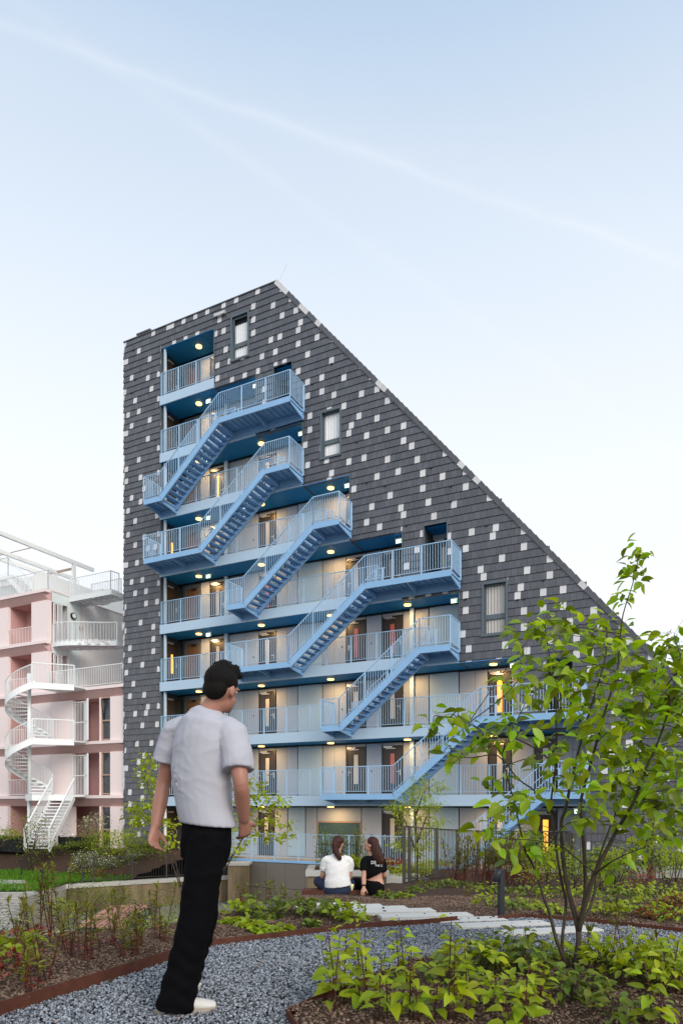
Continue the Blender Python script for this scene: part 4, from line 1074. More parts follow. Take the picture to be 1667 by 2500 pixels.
# gravel stones: one mesh
cube = np.array([(-1,-1,-1),(1,-1,-1),(1,1,-1),(-1,1,-1),(-1,-1,1),(1,-1,1),(1,1,1),(-1,1,1)], float)
cf = np.array([(0,3,2,1),(4,5,6,7),(0,1,5,4),(1,2,6,5),(2,3,7,6),(3,0,4,7)])
def stones(name, n, m, smin, smax, keep, zf, flatn=.6, box_=(-3, 4.5, 2.3, 6.5), per=4):
    x = RN.uniform(box_[0], box_[1], n); y = RN.uniform(box_[2], box_[3], n)
    k = keep(x, y); x, y = x[k], y[k]; n = len(x)
    if n == 0: return None
    s = RN.uniform(smin, smax, (n, 3)); s[:, 2] *= flatn
    RM = rotm(RN.uniform(-.6, .6, n), RN.uniform(-.6, .6, n), RN.uniform(0, 6.3, n))*s[:, None, :]
    Vs = []; Fs = []; b = 0
    for v in range(per):
        tv = cube*RN.uniform(.45, 1.0, (8, 3)); tv[4:] *= np.array([.75, .75, 1])
        sel = np.arange(n) % per == v
        V, F = scatter(tv, cf, RM[sel], np.stack([x[sel], y[sel], zf(x[sel], y[sel])+RN.uniform(-.004, .008, sel.sum())], 1))
        Vs.append(V); Fs.append(F+b); b += len(V)
    o = link(name, npmesh(name, np.concatenate(Vs), np.concatenate(Fs)), None, m); o['kind'] = 'stuff'; return o
o = stones('gravel', 200000, 'gravel', .0045, .0118, lambda x, y: ingrav(x, y) & visible(x, y) & ~onstrip(x, y), lambda x, y: np.zeros_like(x))
tag(o, 'blue grey crushed stone gravel covering the garden path')
o = stones('bark_mulch', 170000, 'bark', .004, .015, lambda x, y: (~inpoly(x, y, GRAV) | inpoly(x, y, BED)) & visible(x, y) & (y < yb(x)) & ~onstrip(x, y), lambda x, y: zm(x, y), .35, (-4, 4.6, 2.9, 9.2))
tag(o, 'brown bark mulch over the planting beds')
lv = MB()
for i in range(170):                                     # dry leaf scraps on the path
    x, y = R.uniform(-2, 3), R.uniform(3, 6.3)
    if not ingrav(np.array([x]), np.array([y]))[0]: continue
    a = R.uniform(0, 6.3); s = R.uniform(.005, .015); lv.add([(x+s*math.cos(a+t), y+s*math.sin(a+t), .018+.004*j) for j, t in enumerate((0, 2.2, 4.1))], [(0, 1, 2)])
o = lv.build('leaf_litter', 'wood_red', kind='stuff', fix=False)
# rusty steel edging
def edging(name, pts, label, h0=-.08, h1=.075):
    c = Vector((pts[len(pts)//2][0], pts[len(pts)//2][1], 0)); m_ = MB()
    for a, b2 in zip(pts, pts[1:]): m_.bar((a[0]-c.x, a[1]-c.y, (h0+h1)/2), (b2[0]-c.x, b2[1]-c.y, (h0+h1)/2), .009, h1-h0)
    o = m_.build(name, 'corten'); o.location = c; tag(o, label, 'edging', 'rusty steel edgings of the path'); return o
edging('steel_edging', EDGE[:6], 'rusty steel edging along the bed of red stemmed plants at left')
edging('steel_edging', EDGE[5:10], 'rusty steel edging between gravel and mulch behind the walking man', h1=.05)
edging('steel_edging', EDGE[10:], 'rusty steel edging behind the gravel under the bollard light', h1=.04)
edging('steel_edging', BED[:5]+BED[5:10], 'rusty steel edging round the near planting bed under the tree', h1=.05)
# pale paving strips leading to the women
ORDN = ['nearest', 'second', 'third', 'fourth', 'fifth', 'sixth', 'seventh', 'farthest']
for i, (a, b2) in enumerate(PVS):
    a = Vector(a); b2 = Vector(b2); c = (a+b2)/2; d = b2-a; l = d.length
    m_ = MB(); m_.box(-l/2, l/2, -.105, .105, -.08, .0)
    m_.add([(-l/2, .105, 0.0005), (l/2, .105, .0005), (l/2-.006, .099, .004), (-l/2+.006, .099, .004), (-l/2, -.105, .0005), (l/2, -.105, .0005), (l/2-.006, -.099, .004), (-l/2+.006, -.099, .004)], [(3, 2, 6, 7), (0, 1, 2, 3), (4, 5, 6, 7), (1, 5, 6, 2), (0, 4, 7, 3)])
    o = m_.build('paving_strip', 'paver'); z = float(zt(np.array([c.x]), np.array([c.y]))[0])+(.010 if i > 1 else .016)
    o.location = (c.x, c.y, z); o.rotation_euler = (R.uniform(-.01, .01), 0, math.atan2(d.y, d.x))
    tag(o, f'pale concrete paving strip crossing gravel and mulch, {ORDN[i]} one to the viewer', 'paving strip', 'pale paving strips')
pb_ = MB()
for i in range(40):
    a, b2 = R.choice(PVS); t = R.random(); x = a[0]+(b2[0]-a[0])*t; y = a[1]+(b2[1]-a[1])*t+R.uniform(-.07, .07); s = R.uniform(.006, .012)
    z = float(zt(np.array([x]), np.array([y]))[0])+.012; pb_.box(x-s, x+s, y-s, y+s, z-.004, z+s)
pb_.build('loose_pebbles', 'charcoal', kind='stuff', fix=False)
# bench edge the women sit on
m_ = MB(); m_.box(-.62, .68, -.03, .35, -.06, .0); m_.box(-.62, .68, -.036, -.0305, -.12, .012)
o = m_.build('corten_ledge', 'corten'); o.location = (.05, 9.86, -.185); tag(o, 'rusty steel ledge where the two women sit', 'ledge')
# garden lights
def bollard(x, y, z, h, label, face=(0, -1)):
    r = empty('bollard_light', (x, y, z), math.atan2(face[1], face[0])); tag(r, label, 'garden light', 'slim dark garden lights')
    m_ = MB(); m_.box(-.026, .026, -.023, .023, -.05, h); m_.build('post', 'charcoal', r)
    m_ = MB(); m_.tube([(.022, 0, h-.002), (.04, 0, h-.04), (.062, 0, h-.12)], [.03, .035, .038], 12); m_.build('head', 'charcoal', r, True)
    m_ = MB(); m_.disc((.063, 0, h-.124), .031, .004, 12); m_.build('lens', 'metal_pale', r)
bollard(1.545, 6.62, .0, .435, 'slim dark bollard light standing in mulch beside the paving strips', (-.9, -.4))
for (x, y, h, lb, fc) in ((-14.6, 31.2, .85, 'small dark garden light on the lawn at the left edge', (-1, 0)), (-12.0, 27.4, .75, 'small dark garden light at the corner of the lawn above the steps', (-1, 0))):
    bollard(x, y, -2.25, h, lb, fc)
# wooden sun deck bench
dk = empty('slatted_bench', (-8.3, 25.2, -3.46)); tag(dk, 'low reddish wooden slatted bench below the planted bed at left', 'bench')
A, Bv, C_, D = Vector((-9.0, 23.2, 0)), Vector((-7.2, 22.7, 0)), Vector((-7.75, 27.8, 0)), Vector((-9.3, 27.6, 0)); o0 = Vector((-8.3, 25.2, 0))
for i in range(5):
    f0, f1 = i/5+.015, (i+1)/5-.03
    p = [A.lerp(Bv, f0)-o0, A.lerp(Bv, f1)-o0, D.lerp(C_, f1)-o0, D.lerp(C_, f0)-o0]
    m_ = MB(); m_.prism([(q.x, q.y) for q in p], 'z', .38, .46); m_.build('slat', 'wood_red', dk)
for f in (.05, .5, .95):
    m_ = MB(); a, c = A.lerp(D, f)-o0, Bv.lerp(C_, f)-o0; m_.bar(a+Vector((0, 0, .33)), c+Vector((0, 0, .33)), .08, .09)
    for q in (a, c): m_.bar(q, q+Vector((0, 0, .3)), .09, .09, (1, 0, 0))
    m_.build('leg_frame', 'charcoal', dk)

# ================================================================== plants
def rnd_dirs(n, el0, el1):
    az = RN.uniform(0, 2*PI, n); el = RN.uniform(el0, el1, n)
    return np.stack([np.cos(az)*np.cos(el), np.sin(az)*np.cos(el), np.sin(el)], 1)
def leafset(T, P, D, S, up=None, jitter=.35):
    n = len(P)
    if up is None: up = np.tile([0., 0, 1], (n, 1))
    U = up+RN.normal(0, jitter, (n, 3))
    return scatter(T[0], T[1], frames(D, U)*np.asarray(S)[:, None, None], P)
def joined(name, sets, m, parent, kind='stuff', smooth=True):
    V = np.concatenate([s[0] for s in sets]); b = 0; F = []
    for s in sets: F.append(s[1]+b); b += len(s[0])
    o = link(name, npmesh(name, V, np.concatenate(F), smooth), parent, m)
    if kind: o['kind'] = kind
    return o
LM = {}
for nm, T, m in (('ovate', LEAF, 'leaf_bright'), ('heart', LEAFC, 'leaf_bright'), ('tree', LEAF, 'leaf_tree')):
    for v in range(3):
        T2 = leaf_t(.5+.08*v if nm != 'heart' else .78, .1+.12*v, .15+.22*v, LEAFC[0] is T[0] and ((.0,.0),(.1,.85),(.35,1.0),(.7,.6),(1.0,.0)) or ((.0,.0),(.18,.72),(.42,1.0),(.7,.78),(1.0,.0)))
        me = leafmesh('leaf', T2); me.materials.append(M(m)); LM[nm, v] = me
def leafobj(parent, me, p, d, up, s):
    o = bpy.data.objects.new('leaf', me); COL.objects.link(o); o.parent = parent
    d = Vector(d).normalized(); y = Vector(up).cross(d).normalized(); z = d.cross(y)
    mt = Matrix((d, y, z)).transposed().to_4x4(); mt = Matrix.Translation(p) @ mt @ Matrix.Scale(s, 4); o.matrix_local = mt
    return o
def P3(u, v, D): return Vector(((u-833.5)/1667*D, D, EYE-(v-1965)/1667*D))
ORDW = 'first second third fourth fifth sixth seventh eighth ninth tenth eleventh twelfth thirteenth fourteenth fifteenth sixteenth seventeenth eighteenth nineteenth twentieth twenty-first'.split()
def ordw(i): return ORDW[i]
# 1. tall single stems with large leaves in the near bed, each leaf an object
def perennial(x, y, h, label, n=10, ls=.075, stems=1):
    z = zmf(x, y); r = empty('leafy_perennial', (x, y, z)); tag(r, label, 'plant', 'upright leafy plants in the near bed')
    sm = MB()
    for q in range(stems):
        a = R.uniform(0, 6.3); bx, by = math.cos(a)*.04*q, math.sin(a)*.04*q; hh = h*(1-.22*q); lean = (R.uniform(-.06, .06), R.uniform(-.05, .05))
        pts = [Vector((bx+lean[0]*t*t*hh*2, by+lean[1]*t*t*hh*2, hh*t-.02)) for t in np.linspace(0, 1, 6)]
        sm.tube(pts, [.0042, .004, .0035, .003, .0025, .0015], 5)
        nn = n if q == 0 else n-3
        for i in range(nn):
            t = .16+.82*i/(nn-1); p = Vector((bx+lean[0]*t*t*hh*2, by+lean[1]*t*t*hh*2, hh*t-.02)); az = a+i*2.4+R.uniform(-.4, .4)
            el = R.uniform(-.05, .5); s = ls*(1.15-.6*abs(t-.38)/.62)*R.uniform(.75, 1.2)
            d = Vector((math.cos(az)*math.cos(el), math.sin(az)*math.cos(el), math.sin(el)))
            pe = p+d*.022; sm.tube([p, pe], .0016, 4)
            leafobj(r, LM['ovate', R.randrange(3)], pe, d, Vector((R.uniform(-.5, .5), R.uniform(-.7, .2), 1)), s)
    sm.build('stem', 'stem_red', r, True); return r
PER = [(818, 2462, 3.45, .46, 'tallest upright leafy plant at the left corner of the near bed'),
       (840, 2430, 3.62, .42, 'slim upright leafy plant just behind the corner plant of the near bed'),
       (878, 2420, 3.72, .50, 'upright leafy plant on the edging at the left of the near bed'),
       (893, 2440, 3.55, .34, 'short leafy plant between the two tall ones by the near edging'),
       (925, 2500, 3.25, .33, 'leafy plant with broad leaves low at the bottom edge of the near bed'),
       (985, 2400, 3.95, .40, 'upright leafy plant halfway along the near edging'),
       (1000, 2490, 3.25, .36, 'leafy plant with drooping broad leaves in the middle of the near bed'),
       (1095, 2500, 3.22, .52, 'tall leafy plant left of the tree in the near bed'),
       (1140, 2480, 3.3, .40, 'broad leaved plant just right of the tall plant beside the tree'),
       (1280, 2500, 3.15, .32, 'low broad leaved plant in front of the tree trunk'),
       (1320, 2450, 3.5, .26, 'small leafy plant close to the tree foot'),
       (1590, 2500, 3.15, .34, 'broad leaved plant at the bottom right corner'),
       (1640, 2440, 3.6, .30, 'leafy plant at the right edge under the tree')]
for u, v, D, h, lb in PER:
    p = P3(u, v, D); perennial(p.x, D, h, lb, n=R.choice((12, 13, 14)), ls=.085, stems=R.choice((2, 2, 3)))
# 2. low leafy clumps
def clump(x, y, r_, h, n, label, m='leaf_bright', ls=.05, T=None, group='low leafy clumps in the mulch', stem='stem_green', name='leafy_clump', zz=None, cat='plant'):
    z = zmf(x, y) if zz is None else zz
    r = empty(name, (x, y, z)); tag(r, label, cat, group)
    a = RN.uniform(0, 2*PI, n); q = np.sqrt(RN.uniform(.02, 1, n)); hh = h*(1-.55*q*q)*RN.uniform(.45, 1.05, n)
    P = np.stack([np.cos(a)*q*r_, np.sin(a)*q*r_, hh], 1)
    D = np.stack([np.cos(a), np.sin(a), RN.uniform(-.35, .45, n)], 1)+RN.normal(0, .45, (n, 3)); D /= np.linalg.norm(D, axis=1)[:, None]
    joined('leaves', [leafset(T or LEAF, P, D, ls*RN.uniform(.6, 1.25, n))], m, r)
    sm = MB()
    for i in range(0, n, 3):
        p = P[i]; sm.tube([(p[0]*.25, p[1]*.25, -.02), (p[0]*.7, p[1]*.7, p[2]*.7), tuple(p)], .0022 if ls < .08 else .004, 3, False)
    sm.build('stems', stem, r, kind='stuff', fix=False); return r
def CL(u, v, D, *a, **k):
    p = P3(u, v, D); return clump(p.x, D, *a, **k)
near = [(1150, 2395, 4.1, .22, .24, 150, 'dense leafy clump on the left of the tree by the gravel'), (1210, 2370, 4.3, .2, .22, 130, 'bright leafy clump at the gravel edge left of the tree'), (1265, 2385, 4.15, .2, .26, 140, 'leafy clump touching the left side of the tree'),
        (1330, 2360, 4.4, .18, .17, 90, 'low leaves behind the tree foot by the gravel'), (1400, 2440, 3.62, .17, .2, 110, 'dark leafy clump directly in front of the tree foot'), (1470, 2365, 4.2, .16, .16, 80, 'thin leafy clump right of the tree at the gravel edge'),
        (1530, 2400, 3.95, .24, .27, 170, 'wide leafy clump right of the tree'), (1600, 2420, 3.75, .22, .25, 150, 'leafy clump near the right edge of the near bed'), (1650, 2380, 4.05, .2, .22, 120, 'leafy clump at the right edge by the gravel'),
        (1230, 2450, 3.5, .15, .16, 70, 'loose broad leaves on the mulch before the tree'), (1100, 2420, 3.85, .14, .18, 70, 'leafy clump beside the tall stem left of the tree'), (1500, 2480, 3.25, .14, .15, 60, 'loose leaves on the dark mulch at the bottom')]
for u, v, D, r_, h, n, lb in near: CL(u, v, D, r_, h, int(n*.95), lb, ls=.064, m=R.choice(('leaf_bright', 'leaf_bright', 'leaf_mid')))
mid = [(592, 2232, 6.6, .20, .17, 'broad clump nearest the walking man in the far bed'), (640, 2230, 6.7, .26, .2, 'leafy clump right behind the walking man'), (650, 2245, 6.35, .12, .07, 'small flat clump on the mulch behind the man'), (610, 2262, 5.95, .1, .06, 'small lime green clump nearest the gravel'),
       (565, 2255, 6.1, .1, .06, 'small lime clump beside the leg of the man'), (632, 2272, 5.75, .09, .07, 'tiny clump at the steel edging behind the man'), (690, 2268, 5.8, .1, .06, 'tiny clump left of the paving strips by the edging'), (655, 2277, 5.65, .08, .05, 'smallest clump on the edging'),
       (730, 2240, 6.5, .22, .16, 'leafy clump left of the paving strips'), (785, 2243, 6.4, .24, .17, 'heart leaved clump in the middle of the far bed'), (838, 2250, 6.3, .22, .17, 'heart leaved clump at the near end of the strip row'), (865, 2258, 6.05, .12, .1, 'leafy clump touching the gravel before the strips'),
       (760, 2260, 6.0, .08, .05, 'small seedling clump in front of the heart leaved clumps'), (945, 2185, 9.0, .16, .1, 'low clump right of the woman in black'), (985, 2180, 9.1, .1, .07, 'small clump on the mulch right of the women')]
for u, v, D, r_, h, lb in mid: CL(u, v, D, r_, h, int(900*r_*r_+46), lb, ls=.058, T=LEAFC, m=R.choice(('leaf_bright', 'leaf_bright', 'leaf_mid')), group='heart leaved clumps in the far bed')
right = [(1200, 2215, 7.4, .22, .15), (1245, 2225, 7.0, .2, .14), (1290, 2218, 7.2, .17, .14), (1190, 2180, 9.4, .2, .14), (1230, 2183, 9.2, .18, .14), (1300, 2190, 8.6, .2, .16), (1360, 2200, 8.1, .25, .17), (1350, 2235, 6.7, .12, .09), (1475, 2238, 6.5, .22, .14), (1500, 2205, 7.6, .25, .2), (1560, 2230, 6.7, .24, .17),
         (1540, 2190, 8.3, .28, .22), (1620, 2205, 7.4, .3, .25), (1655, 2240, 6.2, .2, .14), (1420, 2190, 8.6, .22, .15), (1080, 2165, 11.5, .22, .12), (1130, 2170, 11, .2, .12), (1040, 2172, 10.5, .2, .1), (1010, 2178, 10, .16, .1)]
for i, (u, v, D, r_, h) in enumerate(right):
    CL(u, v, D, r_, h, int(900*r_*r_+40), f'low green clump between gravel and bronze fence, {ordw(sorted(q[0] for q in right).index(u))} from the left', ls=.055, T=R.choice((LEAF, LEAFC)), m=R.choice(('leaf_bright', 'leaf_mid')), group='low clumps right of the bollard light')
for u, v, D, lb in ((1640, 2225, 6.8, 'pink and lime leaved clump at the right edge'), (1600, 2240, 6.4, 'red tinged clump beside the lime one at right'), (1660, 2215, 7.2, 'red leaved clump behind the pink one at the right edge')):
    CL(u, v, D, .2, .12, 110, lb, m='leaf_red', ls=.05)
    CL(u+4, v-3, D, .16, .14, 50, 'lime leaves among the '+lb, m='leaf_bright', ls=.05)
for u, v, D, m, n in ((10, 2345, 4.55, 'leaf_bright', 60), (45, 2330, 4.8, 'leaf_bright', 60), (20, 2375, 4.2, 'leaf_red', 70), (5, 2400, 3.95, 'leaf_red', 40), (20, 2410, 3.85, 'leaf_bright', 12), (60, 2310, 5.1, 'leaf_red', 60)):
    CL(u, v, D, .17, .15, n, '%s %s maple leaved ground plant at the lower left edge' % ({2345: 'rear', 2330: 'right hand', 2375: 'largest', 2400: 'front', 2410: 'front', 2310: 'farthest'}[v], 'red' if m == 'leaf_red' else 'lime'), m=m, ls=.055, T=LEAFC, group='low maple leaved plants at the left edge')
# 3. upright red-stemmed spurge in the left bed
def spurge(x, y, h, label, n=4, zz=None, group='red stemmed upright plants in the left bed', sc=1.0):
    z = zmf(x, y) if zz is None else zz
    r = empty('red_stemmed_plant', (x, y, z)); tag(r, label, 'plant', group); sm = MB(); g, rd = [], []
    for q in range(n):
        a = R.uniform(0, 6.3); bx, by = math.cos(a)*.05*sc, math.sin(a)*.05*sc; hh = h*R.uniform(.5, 1.05); lx, ly = R.uniform(-.26, .26)*hh, R.uniform(-.1, .1)*hh
        f = lambda t: np.array([bx+lx*t, by+ly*t, hh*t-.02])
        sm.tube([f(0), f(.5), f(1)], [.004*sc, .0035*sc, .002*sc], 4)
        k = int(54*hh/sc)+12
        for i in range(k):
            t = .12+.86*i/k; p = f(t); az = R.uniform(0, 6.3); el = R.uniform(.2, .9)
            (rd if t < .46+R.uniform(-.14, .12) else g).append((*p, math.cos(az)*math.cos(el), math.sin(az)*math.cos(el), math.sin(el)))
        for i in range(6): p = f(.97+.006*i); az = i; g.append((*p, math.cos(az)*.3, math.sin(az)*.3, 1))
    for arr, m, nm, s in ((g, 'leaf_olive', 'green_leaves', .066), (rd, 'leaf_red', 'red_leaves', .046)):
        if not arr: continue
        q = np.array(arr); joined(nm, [leafset(LEAFN, q[:, :3], q[:, 3:], s*sc*RN.uniform(.6, 1.2, len(q)))], m, r)
    sm.build('stems', 'stem_red', r, kind='stuff', fix=False)
SPG = [(85, 2425, 3.75, .42), (95, 2390, 4.0, .62), (60, 2300, 5.0, .75), (150, 2330, 4.75, .62), (140, 2295, 5.3, .8), (190, 2340, 4.6, .50), (215, 2345, 4.5, .55), (265, 2320, 4.95, .5), (310, 2335, 4.7, .4), (330, 2325, 4.85, .42), (345, 2318, 5.0, .45), (385, 2300, 5.4, .42), (420, 2305, 5.25, .3), (390, 2270, 5.9, .55), (110, 2290, 5.35, .8), (40, 2330, 4.7, .55), (285, 2300, 5.3, .6)]
for i, (u, v, D, h) in enumerate(SPG):
    p = P3(u, v, D); spurge(p.x, D, h*.70, f'upright plant with dark red stems in the left mulch bed, {ordw(sorted(q[0] for q in SPG).index(u))} from the left', n=R.choice((3, 4, 5)))
for u, v, D in ((1500, 2300, 5.0), (1555, 2310, 4.85), (1610, 2330, 4.6), (1430, 2290, 5.2)):
    p = P3(u, v, min(D, 4.35)); spurge(p.x, min(D, 4.35), .33, f'thin red stemmed plant at the gravel edge by the tree, {ordw([1430, 1500, 1555, 1610].index(u))} from the left', n=2, group='red stemmed plants by the tree')
FSP = ((1105, 2158, 13.4), (1135, 2160, 13.2), (1165, 2162, 13.0), (1190, 2165, 12.8), (1215, 2165, 12.6), (1240, 2165, 12.4), (1265, 2166, 12.2), (1290, 2168, 12.0), (1315, 2165, 12.3), (1145, 2152, 14.6), (1180, 2152, 14.6), (1225, 2152, 14.4), (1255, 2152, 14.4), (1290, 2152, 14.2), (1330, 2155, 13.8), (1120, 2150, 15.0), (1205, 2150, 14.8), (1360, 2150, 14))
for u, v, D in FSP:
    p = P3(u, v, D); spurge(p.x, D, .85, f'tall reddish stemmed plant before the bronze fence, {ordw(sorted(FSP).index((u, v, D)))} from the left', n=7, group='reddish plants along the bronze fence', sc=1.5)
# 4. shrubs
def shrub(x, y, z, rx, h, n, label, m, ls, name='shrub', T=None, flowers=None, group=None, stems=7, base=.12):
    r = empty(name, (x, y, z)); tag(r, label, 'shrub', group)
    nb = max(6, n//45); c = np.stack([RN.normal(0, rx*.45, nb), RN.normal(0, rx*.45, nb), h*RN.uniform(base+.18, .92, nb)], 1)
    c[:, :2] *= (1.15-.5*(c[:, 2:]/h))
    i = RN.randint(0, nb, n); P = c[i]+RN.normal(0, 1, (n, 3))*np.array([rx*.26, rx*.26, h*.12])
    P[:, 2] = np.clip(P[:, 2], h*base*.6, None)
    D = P-np.array([0, 0, h*.35]); D /= np.linalg.norm(D, axis=1)[:, None]; D += RN.normal(0, .5, (n, 3)); D /= np.linalg.norm(D, axis=1)[:, None]
    joined('foliage', [leafset(T or LEAFS, P, D, ls*RN.uniform(.6, 1.3, n), jitter=.6)], m, r)
    sm = MB()
    for q in range(stems):
        e = c[q % nb]; sm.tube([(RN.normal(0, .04), RN.normal(0, .04), -.1), (e[0]*.45, e[1]*.45, e[2]*.5), tuple(e)], [.018*h/1.2, .011*h/1.2, .005], 4, False)
    sm.build('stems', 'stem_bark', r, kind='stuff', fix=False)
    if flowers:
        k = flowers[1]; fi = RN.randint(0, n, k); FP_ = P[fi]*1.03+np.array([0, 0, ls*.5])
        joined('flowers', [leafset(LEAFS, np.repeat(FP_, 5, 0)+RN.normal(0, ls*.7, (k*5, 3)), rnd_dirs(k*5, -.1, .5), np.full(k*5, ls*.8))], flowers[0], r)
    return r
def SH(u, v, D, rx, h, n, label, m, ls, **k):
    p = P3(u, v, D); return shrub(p.x, D, p.z, rx, h, n, label, m, ls, **k)
SH(1340, 2172, 10.3, .5, .62, 900, 'round bright lime shrub before the bronze fence, left of the tree trunk', 'leaf_bright', .045)
SH(1400, 2172, 10.6, .4, .5, 500, 'olive green shrub behind the tree trunks', 'leaf_mid', .045)
SH(1455, 2165, 10.6, .42, .5, 700, 'lime shrub right of the tree trunk', 'leaf_bright', .045)
SH(1505, 2168, 10.4, .48, .62, 1000, 'dense lime shrub before the small concrete planter', 'leaf_bright', .045)
SH(1570, 2172, 9.9, .36, .62, 500, 'dark bronze leaved shrub between two lime shrubs', 'leaf_dark', .04)
SH(1640, 2168, 10.2, .5, .8, 1000, 'tall green shrub at the right edge before the tiled wall', 'leaf_bright', .045)
SH(1560, 2185, 9.2, .3, .35, 300, 'low reddish shrub at right', 'leaf_red', .035)
# right: small concrete planter, pale slender shrub
cp = empty('concrete_planter', (8.6, 18.0, -1.65)); tag(cp, 'low pale concrete planter full of green behind the right fence', 'planter')
box('planter_body', 'concrete', cp, -1.0, 3.5, -.4, 1.2, 0, 1.0)
shrub(9.0, 18.2, -.66, .9, .45, 900, 'bright leafy filling of the low planter at right', 'leaf_bright', .09)
SH(1590, 2140, 16.6, .55, 2.1, 380, 'slender pale leaved shrub with thin bare stems before the tiled wall', 'leaf_pale', .06, base=.6, stems=12)
# planter behind the women: bamboo with a wire frame
for u, v, D, h, lb, m in ((795, 2118, 25.2, 1.35, 'tall green bamboo clump at the left end of the planter', 'leaf_mid'), (830, 2118, 25.6, 1.2, 'olive bamboo clump behind the woman in white', 'leaf_olive'), (868, 2118, 25.6, 1.4, 'yellowish bamboo clump between the two women', 'leaf_olive'), (893, 2122, 25.4, 1.0, 'thin bamboo stems above the woman in black', 'leaf_mid')):
    SH(u, v, D, .42, h, 760, lb, m, .10, name='bamboo', T=LEAFN, stems=16, base=.05)
SH(865, 2124, 25.0, .5, .5, 420, 'bright green low shrub in the planter between the women', 'leaf_bright', .09)
tf = MB(); p0 = P3(772, 2125, 24.8)
for i in range(9): tf.bar((.19*i, 0, 0), (.19*i, 0, .95), .012, .012, (1, 0, 0))
tf.bar((0, 0, .95), (1.52, 0, .95), .02, .02); tf.bar((0, 0, .1), (1.52, 0, .1), .02, .02)
o = tf.build('wire_trellis', 'charcoal'); o.location = p0; tag(o, 'thin wire trellis frame standing in the planter behind the women', 'trellis')
for u, v, D, m, lb in ((950, 2130, 26.5, 'leaf_bright', 'lime ground plant beyond the woman in black'), (970, 2126, 26.8, 'leaf_red', 'reddish ground plant beside the lime one'), (940, 2120, 27, 'leaf_red', 'red leaved plant below the deck rail'), (985, 2140, 24, 'leaf_bright', 'lime plant at the foot of the fence'), (1030, 2135, 24, 'leaf_bright', 'lime plants seen through the bronze fence'), (1060, 2128, 25, 'leaf_bright', 'lime plants under the small feathery tree')):
    SH(u, v+4, D, .6, .45, 420, lb, m, .09)
m_ = MB(); a = P3(985, 2150, 21); m_.prism([(.9, 26.8), (3.1, 26.8), (3.3, 23.5), (5.5, 21.5), (9, 21.5), (9, 25), (5, 27.5), (1.0, 28.6)], 'z', -3.4, -1.53); o = m_.build('raised_bed', 'mulch'); o['kind'] = 'structure'
# left garden
SH(75, 2112, 33.0, 1.3, 2.3, 1100, 'tall loose shrub in front of the white straight stairs', 'leaf_mid', .10, stems=14, base=.05)
SH(10, 2060, 34.6, .9, .75, 700, 'low round green bush at the left edge', 'leaf_bright', .09)
BSH = ((170, 2070), (190, 2072), (145, 2080), (215, 2066), (125, 2072))
for i, (u, v) in enumerate(BSH):
    SH(u, v+6, 34.6, .5, .42, 220, f'small green bush atop the bank before the slatted planters, {ordw(sorted(q[0] for q in BSH).index(u))} from the left', 'leaf_mid', .09, group='bushes along the top of the bank')
BNK = sorted((112+R.uniform(0, 75), 2085+R.uniform(0, 48)) for i in range(18))
for i, (u, v) in enumerate(BNK):
    D = 33.9+(2133-v)/48*1.6
    SH(u, v, D, .18, .32, 46, f'small dark evergreen plant set in the mulch bank, {ordw(i)} from the left', 'leaf_dark', .07, group='small dark plants on the mulch bank', stems=3)
for u, v, D, h, m, n, lb in ((225, 2078, 34.5, 1.5, 'leaf_mid', 900, 'tall green shrub at the left corner of the pink wall'), (262, 2080, 34.2, 1.4, 'leaf_bright', 900, 'bright shrub below the tall pink window'), (300, 2082, 34, 1.5, 'leaf_bright', 900, 'bright shrub at the foot of the dark tiles'), (340, 2085, 33.4, 1.3, 'leaf_mid', 900, 'green shrub beside the hand of the walking man'), (375, 2090, 33.2, 1.3, 'leaf_mid', 700, 'green shrub behind the walking man')):
    SH(u, v+22, D-1, 1.0, h, n, lb, m, .10)
for u, v, D, lb in ((200, 2115, 32.2, 'white flowering shrub at the end of the lawn'), (222, 2128, 31.6, 'white flowering shrub beside the bronze railing'), (262, 2128, 31.8, 'white flowering shrub behind the bronze railing'), (290, 2125, 31.9, 'white flowers under the bright shrubs'), (330, 2120, 32.2, 'white flowering shrub behind the man')):
    SH(u, v+10, D, .7, .95, 420, lb, 'leaf_mid', .09, flowers=('petal_white', 60))
for u, v, D, lb in ((225, 2146, 31.0, 'lime and red low plants at the lawn end'), (255, 2146, 31.2, 'red low plants behind the railing'), (300, 2144, 31.5, 'lime low plants behind the railing')):
    SH(u, v, D, .7, .4, 300, lb, R.choice(('leaf_red', 'leaf_bright')), .08)
for u, v, D, rx, h, m, lb in ((340, 2222, 21, .8, 1.25, 'leaf_dark', 'dark feathery bush below the retaining wall'), (275, 2203, 28.2, 1.0, .9, 'leaf_mid', 'green bush behind the slatted bench'), (410, 2225, 20, 1.0, .95, 'leaf_bright', 'bright bush between the bench and the man'), (440, 2232, 18, 1.0, 1.2, 'leaf_mid', 'leafy bush beside the leg of the man'), (150, 2215, 25.5, .7, .75, 'leaf_bright', 'lime bush right of the garden steps'), (215, 2200, 28.5, 1.2, .9, 'leaf_mid', 'green bush beyond the bench'), (-25, 2250, 22.5, .6, 1.0, 'leaf_dark', 'dark bush left of the garden steps'), (150, 2265, 21.5, .8, .45, 'leaf_mid', 'low green bush below the garden steps'), (450, 2205, 24, 1.1, 1.0, 'leaf_mid', 'green bush under the stained wall'), (510, 2215, 20, 1.0, 1.0, 'leaf_mid', 'bush under the stained wall at the plinth')):
    p = P3(u, v, D); shrub(p.x, D, -3.45, rx, h+.2, int(620*rx*h)+250, lb, m, .085)
SH(20, 2325, 16, .9, .5, 400, 'dark grassy bush beyond the left bed', 'leaf_dark', .07)
